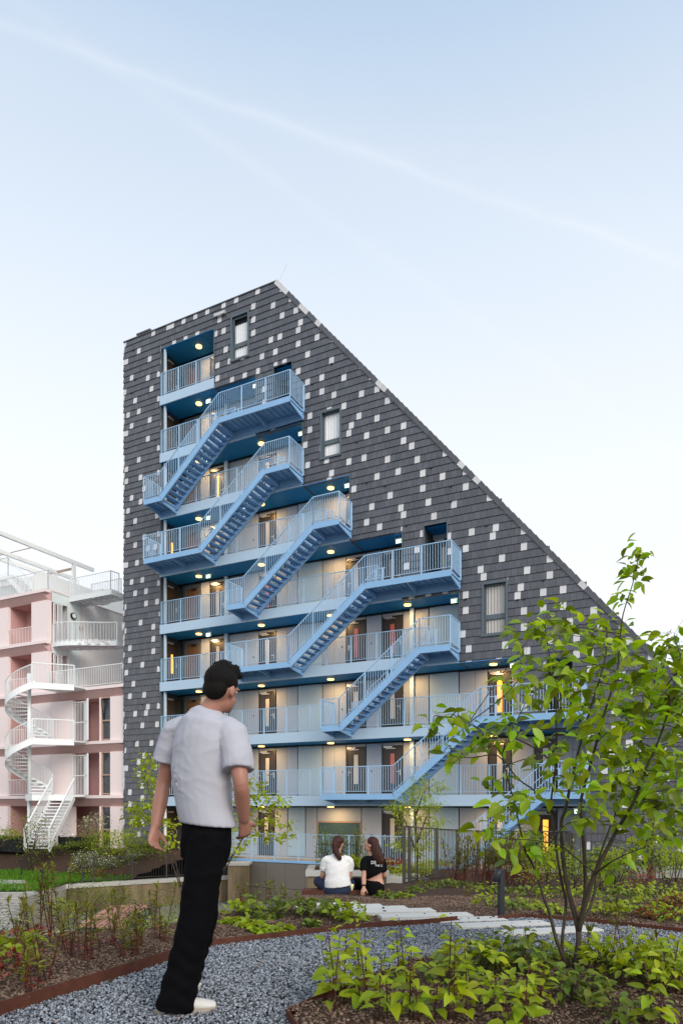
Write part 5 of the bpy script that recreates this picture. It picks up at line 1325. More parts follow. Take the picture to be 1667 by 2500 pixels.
# feathery blue-green weeds with small violet flowers along the mound edge
WEE = ((600, 2190, 8.0), (645, 2188, 8.0), (690, 2196, 8.0), (665, 2185, 8.4), (720, 2200, 7.8), (1020, 2160, 13), (1105, 2170, 11), (1150, 2186, 9))
for u, v, D in WEE:
    p = P3(u, v+14, D); spurge(p.x, D, .24, f'thin pale green weed on the edge of the mound, {ordw(sorted(WEE).index((u, v, D)))} from the left', n=3, group='thin weeds on the edge of the mound', zz=p.z)
# grass of the lawn
n = 26000; x = RN.uniform(-19, -7.2, n); y = RN.uniform(25.8, 34, n); k = inpoly(x, y, TER) & (dloc(x, y) < -4.3) & ~((x > -9.2) & (y < 30.5)); x, y = x[k], y[k]; n = len(x)
T = (np.array([(0, -.10, 0), (0, .10, 0), (.6, -.06, .0), (.6, .06, .0), (1, 0, .0)], float), np.array([(0, 1, 3), (0, 3, 2), (2, 3, 4)]))
o = joined('grass', [scatter(T[0], T[1], frames(rnd_dirs(n, .9, 1.5), RN.normal(0, 1, (n, 3)))*RN.uniform(.09, .2, n)[:, None, None], np.stack([x, y, tz(x, y)], 1))], 'grass', None)
tag(o, 'bright green mown grass of the small lawn at left')
# ================================================================== trees
def curve(pts, n=4):
    """smooth points through pts (Catmull-Rom)."""
    P = [Vector(p) for p in pts]; o = []
    for i in range(len(P)-1):
        p0, p1, p2, p3 = P[max(i-1, 0)], P[i], P[i+1], P[min(i+2, len(P)-1)]
        for j in range(n):
            t = j/n; o.append(.5*((2*p1)+(p2-p0)*t+(2*p0-5*p1+4*p2-p3)*t*t+(3*p1-p0-3*p2+p3)*t**3))
    o.append(P[-1]); return o
TD = 4.15
troot = P3(1398, 2372, TD); tr = empty('garden_tree', troot); tag(tr, 'multi stemmed young garden tree with bright green oval leaves at right', 'tree')
STEMS = [
 ([(1390,2372,0),(1358,2297,.0),(1341,2230,-.02),(1326,2191,-.05),(1307,2128,-.08),(1282,2080,-.1)], .017, .007),
 ([(1385,2372,.02),(1371,2306,.03),(1381,2207,.08),(1371,2159,.1),(1358,2080,.12),(1348,2000,.15),(1345,1950,.16),(1356,1870,.18),(1358,1791,.2),(1355,1696,.22),(1340,1600,.22),(1330,1530,.2)], .014, .004),
 ([(1402,2374,-.02),(1408,2330,-.03),(1411,2271,0),(1387,2175,.05),(1374,2096,.1),(1369,2010,.12),(1380,1975,.12),(1395,1900,.1),(1420,1800,.08),(1450,1700,.05),(1478,1600,.02),(1480,1520,0)], .026, .004),
 ([(1411,2275,0),(1432,2191,-.05),(1451,2134,-.08),(1486,2064,-.12),(1511,2016,-.15),(1545,1960,-.18),(1575,1880,-.2),(1610,1800,-.22),(1640,1700,-.25),(1660,1600,-.25)], .022, .005),
 ([(1411,2268,0),(1426,2200,.03),(1428,2150,.03),(1425,2080,.0),(1419,2000,-.03),(1416,1960,-.05),(1435,1887,-.08),(1454,1817,-.1),(1475,1740,-.12),(1505,1640,-.15),(1512,1570,-.15),(1520,1500,-.12),(1545,1420,-.1),(1562,1340,-.1)], .019, .0025),
 ([(1416,2260,0),(1440,2215,.08),(1452,2170,.12),(1452,2130,.16),(1470,2070,.22),(1500,1990,.3),(1540,1900,.35),(1560,1820,.4),(1590,1720,.42)], .013, .004),
 ([(1282,2080,-.1),(1268,2020,-.12),(1255,1960,-.14),(1235,1890,-.15),(1225,1840,-.16)], .008, .003),
 ([(1450,2130,-.08),(1400,2090,-.12),(1370,2065,-.2),(1330,2056,-.25),(1290,2050,-.28)], .008, .003),
 ([(1451,2134,-.1),(1490,2105,-.2),(1540,2080,-.28),(1585,2065,-.32)], .008, .003),
 ([(1356,1990,.15),(1310,1935,.1),(1262,1900,.05),(1215,1845,0),(1150,1850,-.05),(1100,1845,-.08)], .008, .003),
 ([(1358,1870,.18),(1310,1830,.12),(1250,1800,.06),(1190,1790,0),(1120,1755,-.05),(1065,1750,-.08)], .007, .003)]
sm = MB(); NODES = []
for pts, r0, r1 in STEMS:
    c = curve([P3(u, v, TD+dy)-troot for u, v, dy in pts], 3); n = len(c)
    sm.tube(c, [.8*(r0+(r1-r0)*(i/(n-1))**.8) for i in range(n)], 7)
    NODES += c[n//3:]
sm.build('trunk', 'stem_bark', tr, True)
CLU = [(1630,1580),(1662,1635),(1605,1655),(1635,1690),(1585,1665),(1652,1765),(1600,1720),(1540,1655),(1560,1860),(1605,1860),(1650,1920),(1510,1910),(1570,1930),(1620,1965),(1660,1985),(1480,1750),(1525,1775),(1700,1680),(1690,1770),(1055,1772),(1085,1750),(1115,1748),(1140,1775),(1090,1832),(1125,1850),(1160,1835),(1180,1790),(1200,1815),(1225,1770),(1200,1905),(1240,1760),(1262,1690),(1275,1650),(1290,1560),(1300,1530),(1330,1510),(1360,1540),(1385,1525),(1410,1560),(1330,1640),(1370,1600),(1360,1670),(1400,1640),(1420,1690),(1340,1720),(1320,1790),(1400,1740),(1390,1800),(1440,1770),(1460,1700),(1450,1640),(1490,1600),(1440,1560),(1480,1530),(1510,1545),(1545,1600),(1520,1660),(1560,1700),(1590,1640),(1610,1590),(1640,1545),(1655,1600),(1650,1660),(1620,1700),(1660,1740),(1570,1760),(1520,1740),(1500,1800),(1550,1830),(1600,1790),(1640,1830),(1470,1850),(1430,1850),(1520,1880),(1570,1890),(1620,1900),(1655,1880),(1400,1890),(1350,1850),(1340,1920),(1280,1950),(1240,1985),(1200,2045),(1235,2035),(1270,2030),(1300,2050),(1275,2065),(1440,1930),(1500,1940),(1545,1950),(1590,1960),(1640,1960),(1600,2010),(1640,2030),(1530,1990),(1575,2060),(1545,2070),(1420,2010),(1500,2100),(1685,1620),(1700,1720),(1700,1820),(1700,1920),(1720,1560),(1460,1985)]
kd = NODES
tw = MB(); LP, LD, LU, LS = [], [], [], []
kd = NODES
SPR = [(1515,1470),(1528,1450),(1520,1420),(1540,1400),(1550,1375),(1560,1350),(1575,1360),(1535,1385),(1555,1330),(1565,1410),(1512,1450)]
for ci, (u, v) in enumerate(CLU+SPR):
    top = ci >= len(CLU); dy = R.uniform(-.42, .42) if not top else -.1+R.uniform(-.04, .04)
    c = P3(u+R.uniform(-8, 8), v+R.uniform(-8, 8), TD+dy)-troot
    nb = min(kd, key=lambda p: (p-c).length_squared+max(0, p.z-c.z)*.4)
    if not top:
        midp = nb.lerp(c, .55)+Vector((R.uniform(-.03, .03), R.uniform(-.03, .03), R.uniform(-.02, .05))); tw.tube(curve([nb, midp, c], 3), [.0035, .0032, .003, .0027, .0024, .002, .0016], 4, False)
    n = (R.randint(15, 21) if u > 1190 else R.randint(9, 12)) if not top else 6
    for i in range(n):
        q = Vector((R.gauss(0, 1), R.gauss(0, 1), R.gauss(0, .85))); q = q.normalized()*R.uniform(.02, (.145 if u > 1190 else .09) if not top else .05)
        p = c+q
        if R.random() < .5 and not top: tw.tube([c.lerp(p, .15), p], .0011, 3, False)
        d = Vector((q.x+R.gauss(0, .07), q.y+R.gauss(0, .07), q.z*.4-R.uniform(-.03, .07))).normalized()
        LP.append(p); LD.append(d); LS.append(R.uniform(.055, .106)*(1 if not top else .8)); LU.append(Vector((R.gauss(0, .5), R.gauss(-.25, .55), 1)))
tw.build('twigs', 'stem_bark', tr, kind='stuff', fix=False)
order = sorted(range(len(LP)), key=lambda i: -LS[i]/(LP[i].y+TD))[:300]; so_ = set(order)
for i in order: leafobj(tr, LM['tree', R.randrange(3)], LP[i], LD[i], LU[i], LS[i])
ri = [i for i in range(len(LP)) if i not in so_]
joined('leaves', [leafset(LEAF, np.array([LP[i] for i in ri]), np.array([LD[i] for i in ri]), np.array([LS[i] for i in ri]), np.array([LU[i] for i in ri]), .15)], 'leaf_tree', tr)

def smalltree(name, label, base, D, stems, clusters, nl, ls, m, spread, T=None, r0=.03):
    o0 = P3(*base, D); r = empty(name, o0); tag(r, label, 'tree'); sm = MB(); nodes = []
    for pts in stems:
        c = curve([P3(u, v, D+dy)-o0 for u, v, dy in pts], 3); n = len(c); sm.tube(c, [r0*(1-.8*i/(n-1)) for i in range(n)], 5); nodes += c
    P, Dd = [], []
    for (u, v) in clusters:
        c = P3(u, v, D+R.uniform(-.8, .8))-o0; nb = min(nodes, key=lambda p: (p-c).length); sm.tube([nb, nb.lerp(c, .5)+Vector((0, 0, .05)), c], [r0*.25, r0*.2, r0*.1], 4, False)
        for i in range(nl):
            q = Vector((R.gauss(0, 1), R.gauss(0, 1), R.gauss(0, .6)))*spread; P.append(c+q); Dd.append((q.x*.7+R.gauss(0, .08), q.y*.7+R.gauss(0, .08), R.uniform(-.12, .06)))
    sm.build('trunk', 'stem_bark', r, True, fix=False)
    P = np.array(P); Dd = np.array(Dd); Dd /= np.linalg.norm(Dd, axis=1)[:, None]
    joined('crown', [leafset(T or LEAF, P, Dd, ls*RN.uniform(.6, 1.2, len(P)))], m, r); return r
smalltree('slender_tree', 'thin many stemmed green tree standing behind the walking man', (440, 2166), 27.5,
    [[(440,2166,0),(425,2120,0),(400,2060,.1),(375,1990,.2),(362,1920,.2),(350,1860,.2)], [(442,2166,0),(430,2110,.2),(412,2060,.3),(385,2020,.3),(340,1985,.3)], [(446,2166,0),(540,2130,0),(585,2060,-.2),(620,2010,-.2),(655,1960,-.3),(680,1930,-.3)], [(446,2166,0),(550,2110,.3),(600,2020,.3),(600,1930,.3),(605,1905,.3)], [(444,2166,0),(480,2080,.3),(540,1990,.3),(580,1900,.3)]],
    [(362,1850),(370,1870),(352,1880),(375,1900),(365,1920),(350,1900),(380,1935),(340,1968),(360,1965),(320,1975),(375,1975),(345,1990),(330,2005),(355,2010),(340,1995),(390,2000),(410,2010),(400,2040),(420,2060),(590,1925),(605,1905),(620,1915),(600,1950),(625,1945),(645,1945),(660,1965),(630,1975),(675,1950),(685,1960),(645,2005),(665,2000),(690,2010),(610,2010),(620,2035),(650,2040),(680,2045),(700,2040),(590,2060),(580,2020),(570,2080),(560,1960),(590,1990)], 34, .21, 'leaf_bright', .2, r0=.03)
smalltree('feathery_tree', 'small feathery green tree in front of the blue deck railing', (1018, 2150), 21.0,
    [[(1018,2150,0),(1018,2080,0),(1015,2020,0),(1012,1970,0),(1005,1935,0)], [(1017,2060,0),(1035,2010,0),(1050,1970,.1)], [(1017,2090,0),(995,2020,-.1),(980,1990,-.1)], [(1015,1990,0),(1030,1945,0),(1040,1925,0)]],
    [(975,1975),(990,1960),(1005,1940),(1015,1925),(1000,1985),(985,2005),(1020,1960),(1035,1945),(1050,1930),(1060,1965),(1045,1975),(1065,2005),(1050,2015),(1030,1995),(1010,2010),(995,2030),(1020,2035),(1045,2040),(1065,2020),(1010,2060),(1035,2065),(1050,2060),(1025,2085),(1000,2070),(970,2058),(982,2060),(1075,1920),(1025,1905),(960,1970)], 85, .15, 'leaf_bright', .15, T=LEAFN, r0=.035)
smalltree('slender_tree', 'small pale leaved tree before the tall pink window', (230, 2078), 35.0,
    [[(225,2078,0),(215,2040,0),(208,2010,0)], [(228,2078,0),(226,2030,0),(225,2000,0)], [(231,2078,0),(235,2030,0),(240,2000,0)], [(234,2078,0),(246,2030,0),(252,2000,0)]],
    [(210,2005),(215,1998),(222,2000),(230,1996),(238,2000),(235,2010),(225,2012),(212,2015),(250,1995),(252,2006),(206,2020)], 28, .12, 'leaf_pale', .22, r0=.02)

# ================================================================== people
def loft(mb, secs, n=14, sub=4):
    """closed body tube: sections (centre, half width, half depth, sideways direction)."""
    cs = [Vector(s[0]) for s in secs]; k = len(secs)
    W_, D_, S_ = [s[1] for s in secs], [s[2] for s in secs], [Vector(s[3]).normalized() for s in secs]
    C2, w2, d2, s2 = [], [], [], []
    cc = curve(cs, sub)
    for i in range(len(cc)):
        t = i/sub; a = min(int(t), k-2); f = t-a; e = f*f*(3-2*f)
        w2.append(W_[a]*(1-e)+W_[a+1]*e); d2.append(D_[a]*(1-e)+D_[a+1]*e); s2.append(S_[a].lerp(S_[a+1], e))
    b = len(mb.v); m = len(cc)
    for i, c in enumerate(cc):
        t = (cc[min(i+1, m-1)]-cc[max(i-1, 0)]).normalized(); s = (s2[i]-t*s2[i].dot(t)).normalized(); q = t.cross(s)
        for j in range(n):
            a = 2*PI*j/n; mb.v.append(tuple(c+s*math.cos(a)*w2[i]+q*math.sin(a)*d2[i]))
    for i in range(m-1):
        for j in range(n): mb.f.append((b+i*n+j, b+i*n+(j+1) % n, b+(i+1)*n+(j+1) % n, b+(i+1)*n+j)); mb.mi.append(0)
    mb.f.append(tuple(b+j for j in reversed(range(n)))); mb.f.append(tuple(b+(m-1)*n+j for j in range(n))); mb.mi += [0, 0]
def limb(mb, pts, rad, n=12):
    c = curve(pts, 4); k = len(rad); rs = []
    for i in range(len(c)):
        t = i/4; a = min(int(t), k-2); f = t-a; rs.append(rad[a]*(1-f)+rad[a+1]*f)
    mb.tube(c, rs, n)
def ball(mb, c, rx, ry, rz, n=16, m=10, rot=None):
    vs = []; b = len(mb.v)
    for i in range(m+1):
        th = PI*i/m
        for j in range(n):
            a = 2*PI*j/n; p = Vector((rx*math.sin(th)*math.cos(a), ry*math.sin(th)*math.sin(a), rz*math.cos(th)))
            if rot is not None: p = rot @ p
            mb.v.append(tuple(Vector(c)+p))
    for i in range(m):
        for j in range(n): mb.f.append((b+i*n+j, b+(i+1)*n+j, b+(i+1)*n+(j+1) % n, b+i*n+(j+1) % n)); mb.mi.append(0)
def fuse(name, mb, m, parent, vox, smooth=6, off=None):
    """join overlapping lofts into one continuous skin."""
    me = mb.mesh(name); o = bpy.data.objects.new(name, me); COL.objects.link(o)
    rm = o.modifiers.new('r', 'REMESH'); rm.mode = 'VOXEL'; rm.voxel_size = vox
    s = o.modifiers.new('s', 'SMOOTH'); s.iterations = smooth; s.factor = .5
    dg = bpy.context.evaluated_depsgraph_get(); nm = bpy.data.meshes.new_from_object(o.evaluated_get(dg))
    bpy.data.objects.remove(o); nm.name = name; nm.materials.clear()
    nm.polygons.foreach_set('use_smooth', [True]*len(nm.polygons))
    return link(name, nm, parent, m)
from mathutils import noise as mnoise
def folds(p, k):
    a = mnoise.noise(Vector((p.x*3.2+p.z*5, p.y*4, p.z*8-p.x*5)))
    b = mnoise.noise(Vector((p.x*11-p.z*5+3, p.y*9, p.z*13+p.x*6)))
    return k*(.0075*(1-abs(a))**3+.0028*(1-abs(b))**3-.004)
def head(mb, c, f, up, s=1.0):
    """skull, face, nose, ears; c centre of the head, f facing, up; s=1 is a 23 cm head."""
    f = Vector(f).normalized(); up = Vector(up); up = (up-f*up.dot(f)).normalized(); r = f.cross(up).normalized()
    rot = Matrix((r, f, up)).transposed()
    L3 = lambda x, y, z: Vector(c)+rot @ Vector((x*s, y*s, z*s))
    ball(mb, L3(0, -.012, .02), .074*s, .096*s, .095*s, rot=rot)
    ball(mb, L3(0, .025, -.045), .058*s, .062*s, .068*s, rot=rot)
    ball(mb, L3(0, .06, -.085), .03*s, .026*s, .022*s, rot=rot)
    loft(mb, [(L3(0, .082, .012), .008*s, .008*s, r), (L3(0, .102, -.012), .011*s, .011*s, r), (L3(0, .108, -.028), .016*s, .013*s, r), (L3(0, .092, -.036), .014*s, .008*s, r)], 8, 2)
    for q in (-1, 1):
        ball(mb, L3(.076*q, -.012, -.012), .009*s, .018*s, .031*s, rot=rot)
        ball(mb, L3(.03*q, .078, .025), .022*s, .014*s, .008*s, rot=rot)
    ball(mb, L3(0, .084, -.056), .024*s, .012*s, .006*s, rot=rot); ball(mb, L3(0, .082, -.068), .021*s, .012*s, .007*s, rot=rot)
    return L3, rot
def faceparts(L3, rot, s, parent, hair):
    m_ = MB()
    for q in (-1, 1): ball(m_, L3(.03*q, .068, .008), .013*s, .009*s, .0075*s, 10, 6, rot)
    m_.build('eye', 'print_white', parent, True)
    m_ = MB()
    for q in (-1, 1): ball(m_, L3(.03*q, .0755, .008), .0055*s, .003*s, .0055*s, 8, 5, rot)
    m_.build('pupil', 'black', parent, True)
    m_ = MB()
    for q in (-1, 1): m_.tube([L3(.014*q, .089, .027), L3(.03*q, .088, .033), L3(.046*q, .078, .028)], [.003*s, .004*s, .002*s], 5)
    m_.build('eyebrow', hair, parent, True)
def hand(mb, wrist, d, palm, s=1.0, curl=.5, thumb=1):
    """palm with five bent fingers; d along the hand, palm the way the palm faces."""
    d = Vector(d).normalized(); pn = Vector(palm); pn = (pn-d*pn.dot(d)).normalized(); sd = d.cross(pn).normalized()
    w = Vector(wrist)
    loft(mb, [(w, .028*s, .020*s, sd), (w+d*.03*s, .034*s, .019*s, sd), (w+d*.07*s, .041*s, .017*s, sd), (w+d*.092*s, .038*s, .014*s, sd)], 12, 3)
    for i, (o, ln) in enumerate(((-.030, .068), (-.010, .080), (.010, .076), (.029, .060))):
        p = w+d*.078*s+sd*o*s; a = .25+curl*.6; q = [p]
        for jf in (.45, .32, .26):
            dv = d*math.cos(a)+pn*math.sin(a); p = p+dv*ln*jf*s; q.append(p); a += curl
        limb(mb, q, [.0105*s, .0098*s, .009*s, .0075*s], 8)
    p = w+d*.022*s+sd*-.030*thumb*s; q = [p]; td = (d*.75-sd*.65*thumb+pn*.35).normalized()
    for ln in (.034, .03, .024): p = p+td*ln*s; q.append(p); td = (td+pn*.25*curl+d*.2).normalized()
    limb(mb, q, [.014*s, .012*s, .0105*s, .008*s], 8)

# ---- the walking man, seen from behind; the photograph blurs him, here he stands sharp in mid stride
MD = 3.5
def mp(u, v, dy=0): return P3(u, v, MD+dy)
mroot = mp(465, 2478); mroot.z = 0.012
man = empty('person', mroot); tag(man, 'walking man in white t-shirt, black trousers and white trainers seen from behind', 'person')
q = lambda u, v, dy=0: mp(u, v, dy)-mroot
Fd = Vector((.72, .69, 0)).normalized(); Sd = Vector((.69, -.72, 0))      # walking direction and his right side
bodym = MB()
hc = q(543, 1684, .0)
L3m, rotm_ = head(bodym, hc, (.45, .89, -.16), (.12, .05, 1), 1.0)
limb(bodym, [q(503, 1770, .0), q(512, 1738, .0), q(532, 1708, .0)], [.075, .058, .055])
# arms: left arm hangs at image left, right arm bends forward at image right
sl, el, wl = q(426, 1790, .13), q(400, 1912, .17), q(380, 2020, .10)
sr_, er, wr = q(572, 1795, -.10), q(588, 1912, -.16), q(596, 2004, -.04)
limb(bodym, [q(460, 1785, .08), sl, sl.lerp(el, .5), el, el.lerp(wl, .45), wl], [.05, .052, .046, .038, .040, .026])
limb(bodym, [q(545, 1785, -.03), sr_, sr_.lerp(er, .5), er, er.lerp(wr, .45), wr], [.05, .052, .046, .038, .040, .026])
hand(bodym, wl, (wl-el).normalized()+Vector((.05, -.05, 0)), Sd*.9+Fd*.2, .98, .45, 1)
hand(bodym, wr, (wr-er).normalized(), -Sd*.9+Fd*.2, .98, .45, -1)
loft(bodym, [(q(500, 1785), .14, .09, Sd), (q(495, 1900), .14, .095, Sd), (q(495, 2010), .13, .09, Sd)], 14)
# legs inside the trousers down to bare ankles
hipR, knR, anR = q(510, 2040, -.06), q(478, 2245, -.05), q(432, 2440, -.02)
hipL, knL, anL = q(492, 2040, .10), q(492, 2235, .24), q(450, 2400, .38)
limb(bodym, [hipR, knR, anR], [.075, .052, .04]); limb(bodym, [hipL, knL, anL], [.075, .052, .04])
fuse('body', bodym, 'skin_dark', man, .0065, 5)
faceparts(L3m, rotm_, 1.0, man, 'hair_dark')
hm = MB()
ball(hm, L3m(0, -.022, .042), .083, .096, .085, rot=rotm_); ball(hm, L3m(0, .03, .10), .06, .07, .035, rot=rotm_); ball(hm, L3m(0, .075, .108), .045, .05, .026, rot=rotm_)
ball(hm, L3m(0, -.06, -.01), .07, .05, .06, rot=rotm_)
for i in range(70):
    a = R.uniform(0, 2*PI); b_ = R.uniform(.1, 1.2); p = L3m(.075*math.sin(b_)*math.cos(a), -.01+.09*math.sin(b_)*math.sin(a), .06+.08*math.cos(b_)); hm.tube([p, p+rotm_ @ Vector((R.gauss(0, .012), .02+R.uniform(0, .02), R.uniform(.008, .028)))], [.009, .003], 5)
fuse('hair', hm, 'hair_dark', man, .006, 2)
# t-shirt: torso, sleeves, loose hem that swings out to the right
sh = MB()
loft(sh, [(q(512, 1732, .0), .072, .066, Sd), (q(507, 1748, .0), .13, .09, Sd), (q(503, 1768, 0), .175, .115, Sd), (q(497, 1815, 0), .19, .135, Sd), (q(492, 1890, 0), .18, .140, Sd), (q(498, 1965, 0), .172, .138, Sd), (q(508, 2012, 0), .175, .14, Sd)], 22, 4)
for s_, e_, c_ in ((sl, el, q(470, 1785, .08)), (sr_, er, q(540, 1785, -.04))):
    loft(sh, [(c_, .085, .085, Fd), (s_.lerp(c_, .2), .08, .08, Fd), (s_.lerp(e_, .35), .078, .074, Fd), (s_.lerp(e_, .66), .083, .074, Fd)], 14, 3)
so2 = fuse('t_shirt', sh, 'cloth_white_shaded', man, .008, 4)
me = so2.data                                           # folds running across the back
for v in me.vertices:
    p = v.co; zb_ = min(1, max(0, (p.z-1.0)*9)); w = folds(p, 1.0)*zb_; v.co = p+v.normal*w; v.co.z -= .36*(p.x-.07)*max(0, min(1, (1.33-p.z)*2.6))
# trousers: wide legs
tm_ = MB()
loft(tm_, [(q(506, 1990, 0), .145, .105, Sd), (q(504, 2030, .0), .152, .115, Sd), (q(502, 2070, .02), .15, .118, Sd), (q(499, 2100, .03), .135, .11, Sd)], 18, 3)
loft(tm_, [(hipR.lerp(knR, -.05), .10, .09, Sd), (hipR.lerp(knR, .35), .10, .095, Sd), (knR, .086, .086, Sd), (knR.lerp(anR, .5), .08, .086, Sd), (anR+Vector((-.0, 0, .0)), .088, .098, Sd), (anR+Vector((-.012, 0, -.055)), .085, .102, Sd)], 16, 4)
loft(tm_, [(hipL.lerp(knL, -.05), .10, .09, Sd), (hipL.lerp(knL, .4), .095, .09, Sd), (knL, .09, .09, Sd), (knL.lerp(anL, .5), .082, .086, Sd), (anL+Vector((-.01, .01, -.03)), .08, .09, Sd)], 16, 4)
to = fuse('trousers', tm_, 'cloth_trouser', man, .009, 4)
for v in to.data.vertices:
    p = v.co; w = folds(p, .9)+.004*math.sin(p.z*60+p.x*18+2*math.sin(p.x*25))*max(0, min(1, (.55-p.z)*3)); v.co = p+v.normal*w
def shoe(pos, yaw, pitch, label=True):
    r = empty('shoe', pos, 0, man); r.rotation_euler = Euler((0, -pitch, yaw), 'XYZ')
    m_ = MB()
    loft(m_, [((-.085, 0, .055), .034, .04, (0, 1, 0)), ((-.05, 0, .058), .038, .046, (0, 1, 0)), ((.02, 0, .052), .04, .042, (0, 1, 0)), ((.09, 0, .042), .044, .032, (0, 1, 0)), ((.15, 0, .035), .043, .026, (0, 1, 0)), ((.185, 0, .03), .028, .018, (0, 1, 0))], 14, 3)
    loft(m_, [((-.06, 0, .05), .034, .034, (0, 1, 0)), ((-.035, 0, .10), .036, .042, (0, 1, 0)), ((-.035, 0, .115), .034, .04, (0, 1, 0))], 12, 3)
    u = fuse('shoe_upper', m_, 'shoe_white', r, .005, 3)
    pl = [(-.105, -.03), (-.118, 0), (-.105, .03), (-.05, .038), (.05, .040), (.12, .047), (.17, .038), (.192, .0), (.17, -.038), (.12, -.047), (.05, -.040), (-.05, -.038)]
    s = MB(); s.prism(pl, 'z', 0, .030); s.build('shoe_sole', 'shoe_sole', r)
    lc = MB()
    for i in range(5): x = .015+.02*i; lc.tube([(x, -.03, .082-.006*i), (x+.008, 0, .094-.007*i), (x, .03, .082-.006*i)], .004, 5)
    lc.build('laces', 'shoe_grey', r, True)
    for sy in (-1, 1):                                   # the letter on the side
        nn = MB(); pts = [(-.035, .034), (-.02, .082), (.012, .036), (.03, .08)]
        for a, b2 in zip(pts, pts[1:]): nn.bar((a[0], sy*(.0445-.12*(a[1]-.04)), a[1]), (b2[0], sy*(.0445-.12*(b2[1]-.04)), b2[1]), .008, .010, (1, 0, 0))
        nn.build('side_letter', 'shoe_grey', r)
    return r
shoe(q(437, 2476, .0)+Vector((0, 0, .004)), math.radians(14), 0)
shoe(anL+Vector((.015, .03, -.115)), math.radians(20), math.radians(-38))
# ---- two women on the ledge
WD = 9.86
def wq(root): return lambda u, v, dy=0: P3(u, v, WD+dy)-root
# woman in white, back to us, legs crossed
r0 = P3(823, 2187, WD); w1 = empty('person', r0+Vector((0, 0, .045))); tag(w1, 'woman with brown ponytail in white t-shirt and navy trousers seated cross legged on the ledge', 'person'); q1 = wq(r0)
X = Vector((1, 0, 0)); bm_ = MB()
L1, rt1 = head(bm_, q1(825, 2067, .05), (.25, .95, -.06), (0, 0, 1), .98)
limb(bm_, [q1(823, 2104, .03), q1(824, 2085, .04)], [.055, .05])
shL, shR = q1(795, 2110, .03), q1(852, 2110, .03)
eL, eR = q1(788, 2146, .10), q1(853, 2148, .10); hL, hR = q1(800, 2152, .34), q1(845, 2152, .34)
limb(bm_, [q1(808, 2106, .02), shL, shL.lerp(eL, .5), eL, eL.lerp(hL, .5), hL], [.045, .05, .046, .042, .040, .026]); limb(bm_, [q1(840, 2106, .02), shR, shR.lerp(eR, .5), eR, eR.lerp(hR, .5), hR], [.045, .05, .046, .042, .040, .026])
hand(bm_, hL, (.5, .6, -.3), (.3, .2, -1), .9, .5, 1); hand(bm_, hR, (-.5, .6, -.3), (-.3, .2, -1), .9, .5, -1)
loft(bm_, [(q1(823, 2108, .02), .13, .05, X), (q1(823, 2140, 0), .14, .09, X), (q1(823, 2178, .02), .16, .11, X)], 14)
fuse('body', bm_, 'skin', w1, .009, 4); faceparts(L1, rt1, .98, w1, 'hair_brown')
hr_ = MB(); ball(hr_, L1(0, -.02, .035), .082, .098, .088, rot=rt1); ball(hr_, L1(0, -.07, -.02), .06, .045, .07, rot=rt1)
loft(hr_, [(L1(-.01, -.10, .05), .034, .03, X), (L1(-.015, -.135, .0), .045, .036, X), (L1(-.01, -.135, -.07), .05, .036, X), (L1(.02, -.13, -.14), .048, .034, X), (L1(.055, -.125, -.20), .04, .028, X), (L1(.075, -.12, -.245), .018, .012, X)], 12, 4)
fuse('hair', hr_, 'hair_brown', w1, .009, 2)
sh = MB(); loft(sh, [(q1(824, 2096, .02), .07, .06, X), (q1(823, 2101, .01), .13, .075, X), (q1(823, 2108, .01), .172, .09, X), (q1(824, 2125, 0), .178, .11, X), (q1(824, 2145, -.01), .172, .118, X), (q1(824, 2160, -.01), .188, .13, X), (q1(825, 2171, -.005), .196, .135, X)], 20, 4)
for a, b2, c_ in ((shL, eL, q1(810, 2106, .01)), (shR, eR, q1(838, 2106, .01))): loft(sh, [(c_, .072, .066, (0, 1, 0)), (a, .068, .066, (0, 1, 0)), (a.lerp(b2, .6), .07, .064, (0, 1, 0))], 14, 3)
o = fuse('t_shirt', sh, 'cloth_white', w1, .010, 4)
for v in o.data.vertices: v.co += v.normal*folds(v.co, .8)*max(0, min(1, (v.co.z-.12)*12))
tr_ = MB(); loft(tr_, [(q1(823, 2166, .0), .17, .12, X), (q1(823, 2180, .02), .21, .15, X), (q1(823, 2187, .03), .20, .14, X)], 16, 3)
limb(tr_, [q1(806, 2174, .05), q1(782, 2160, .30), q1(776, 2160, .45)], [.11, .085, .072]); limb(tr_, [q1(776, 2160, .45), q1(800, 2182, .5), q1(830, 2184, .48)], [.072, .065, .045])
limb(tr_, [q1(842, 2174, .05), q1(866, 2165, .32), q1(872, 2164, .46)], [.11, .085, .072]); limb(tr_, [q1(872, 2164, .46), q1(850, 2182, .56), q1(820, 2184, .56)], [.072, .065, .045])
fuse('trousers', tr_, 'cloth_navy', w1, .011, 4)
for u, dy in ((836, .46), (812, .58)):
    m_ = MB(); loft(m_, [(q1(u-6, 2185, dy), .03, .035, (0, 0, 1)), (q1(u, 2186, dy+.03), .035, .038, (0, 0, 1)), (q1(u+8, 2186, dy+.10), .03, .036, (0, 0, 1))], 10, 3); m_.build('shoe', 'shoe_white', w1, True)
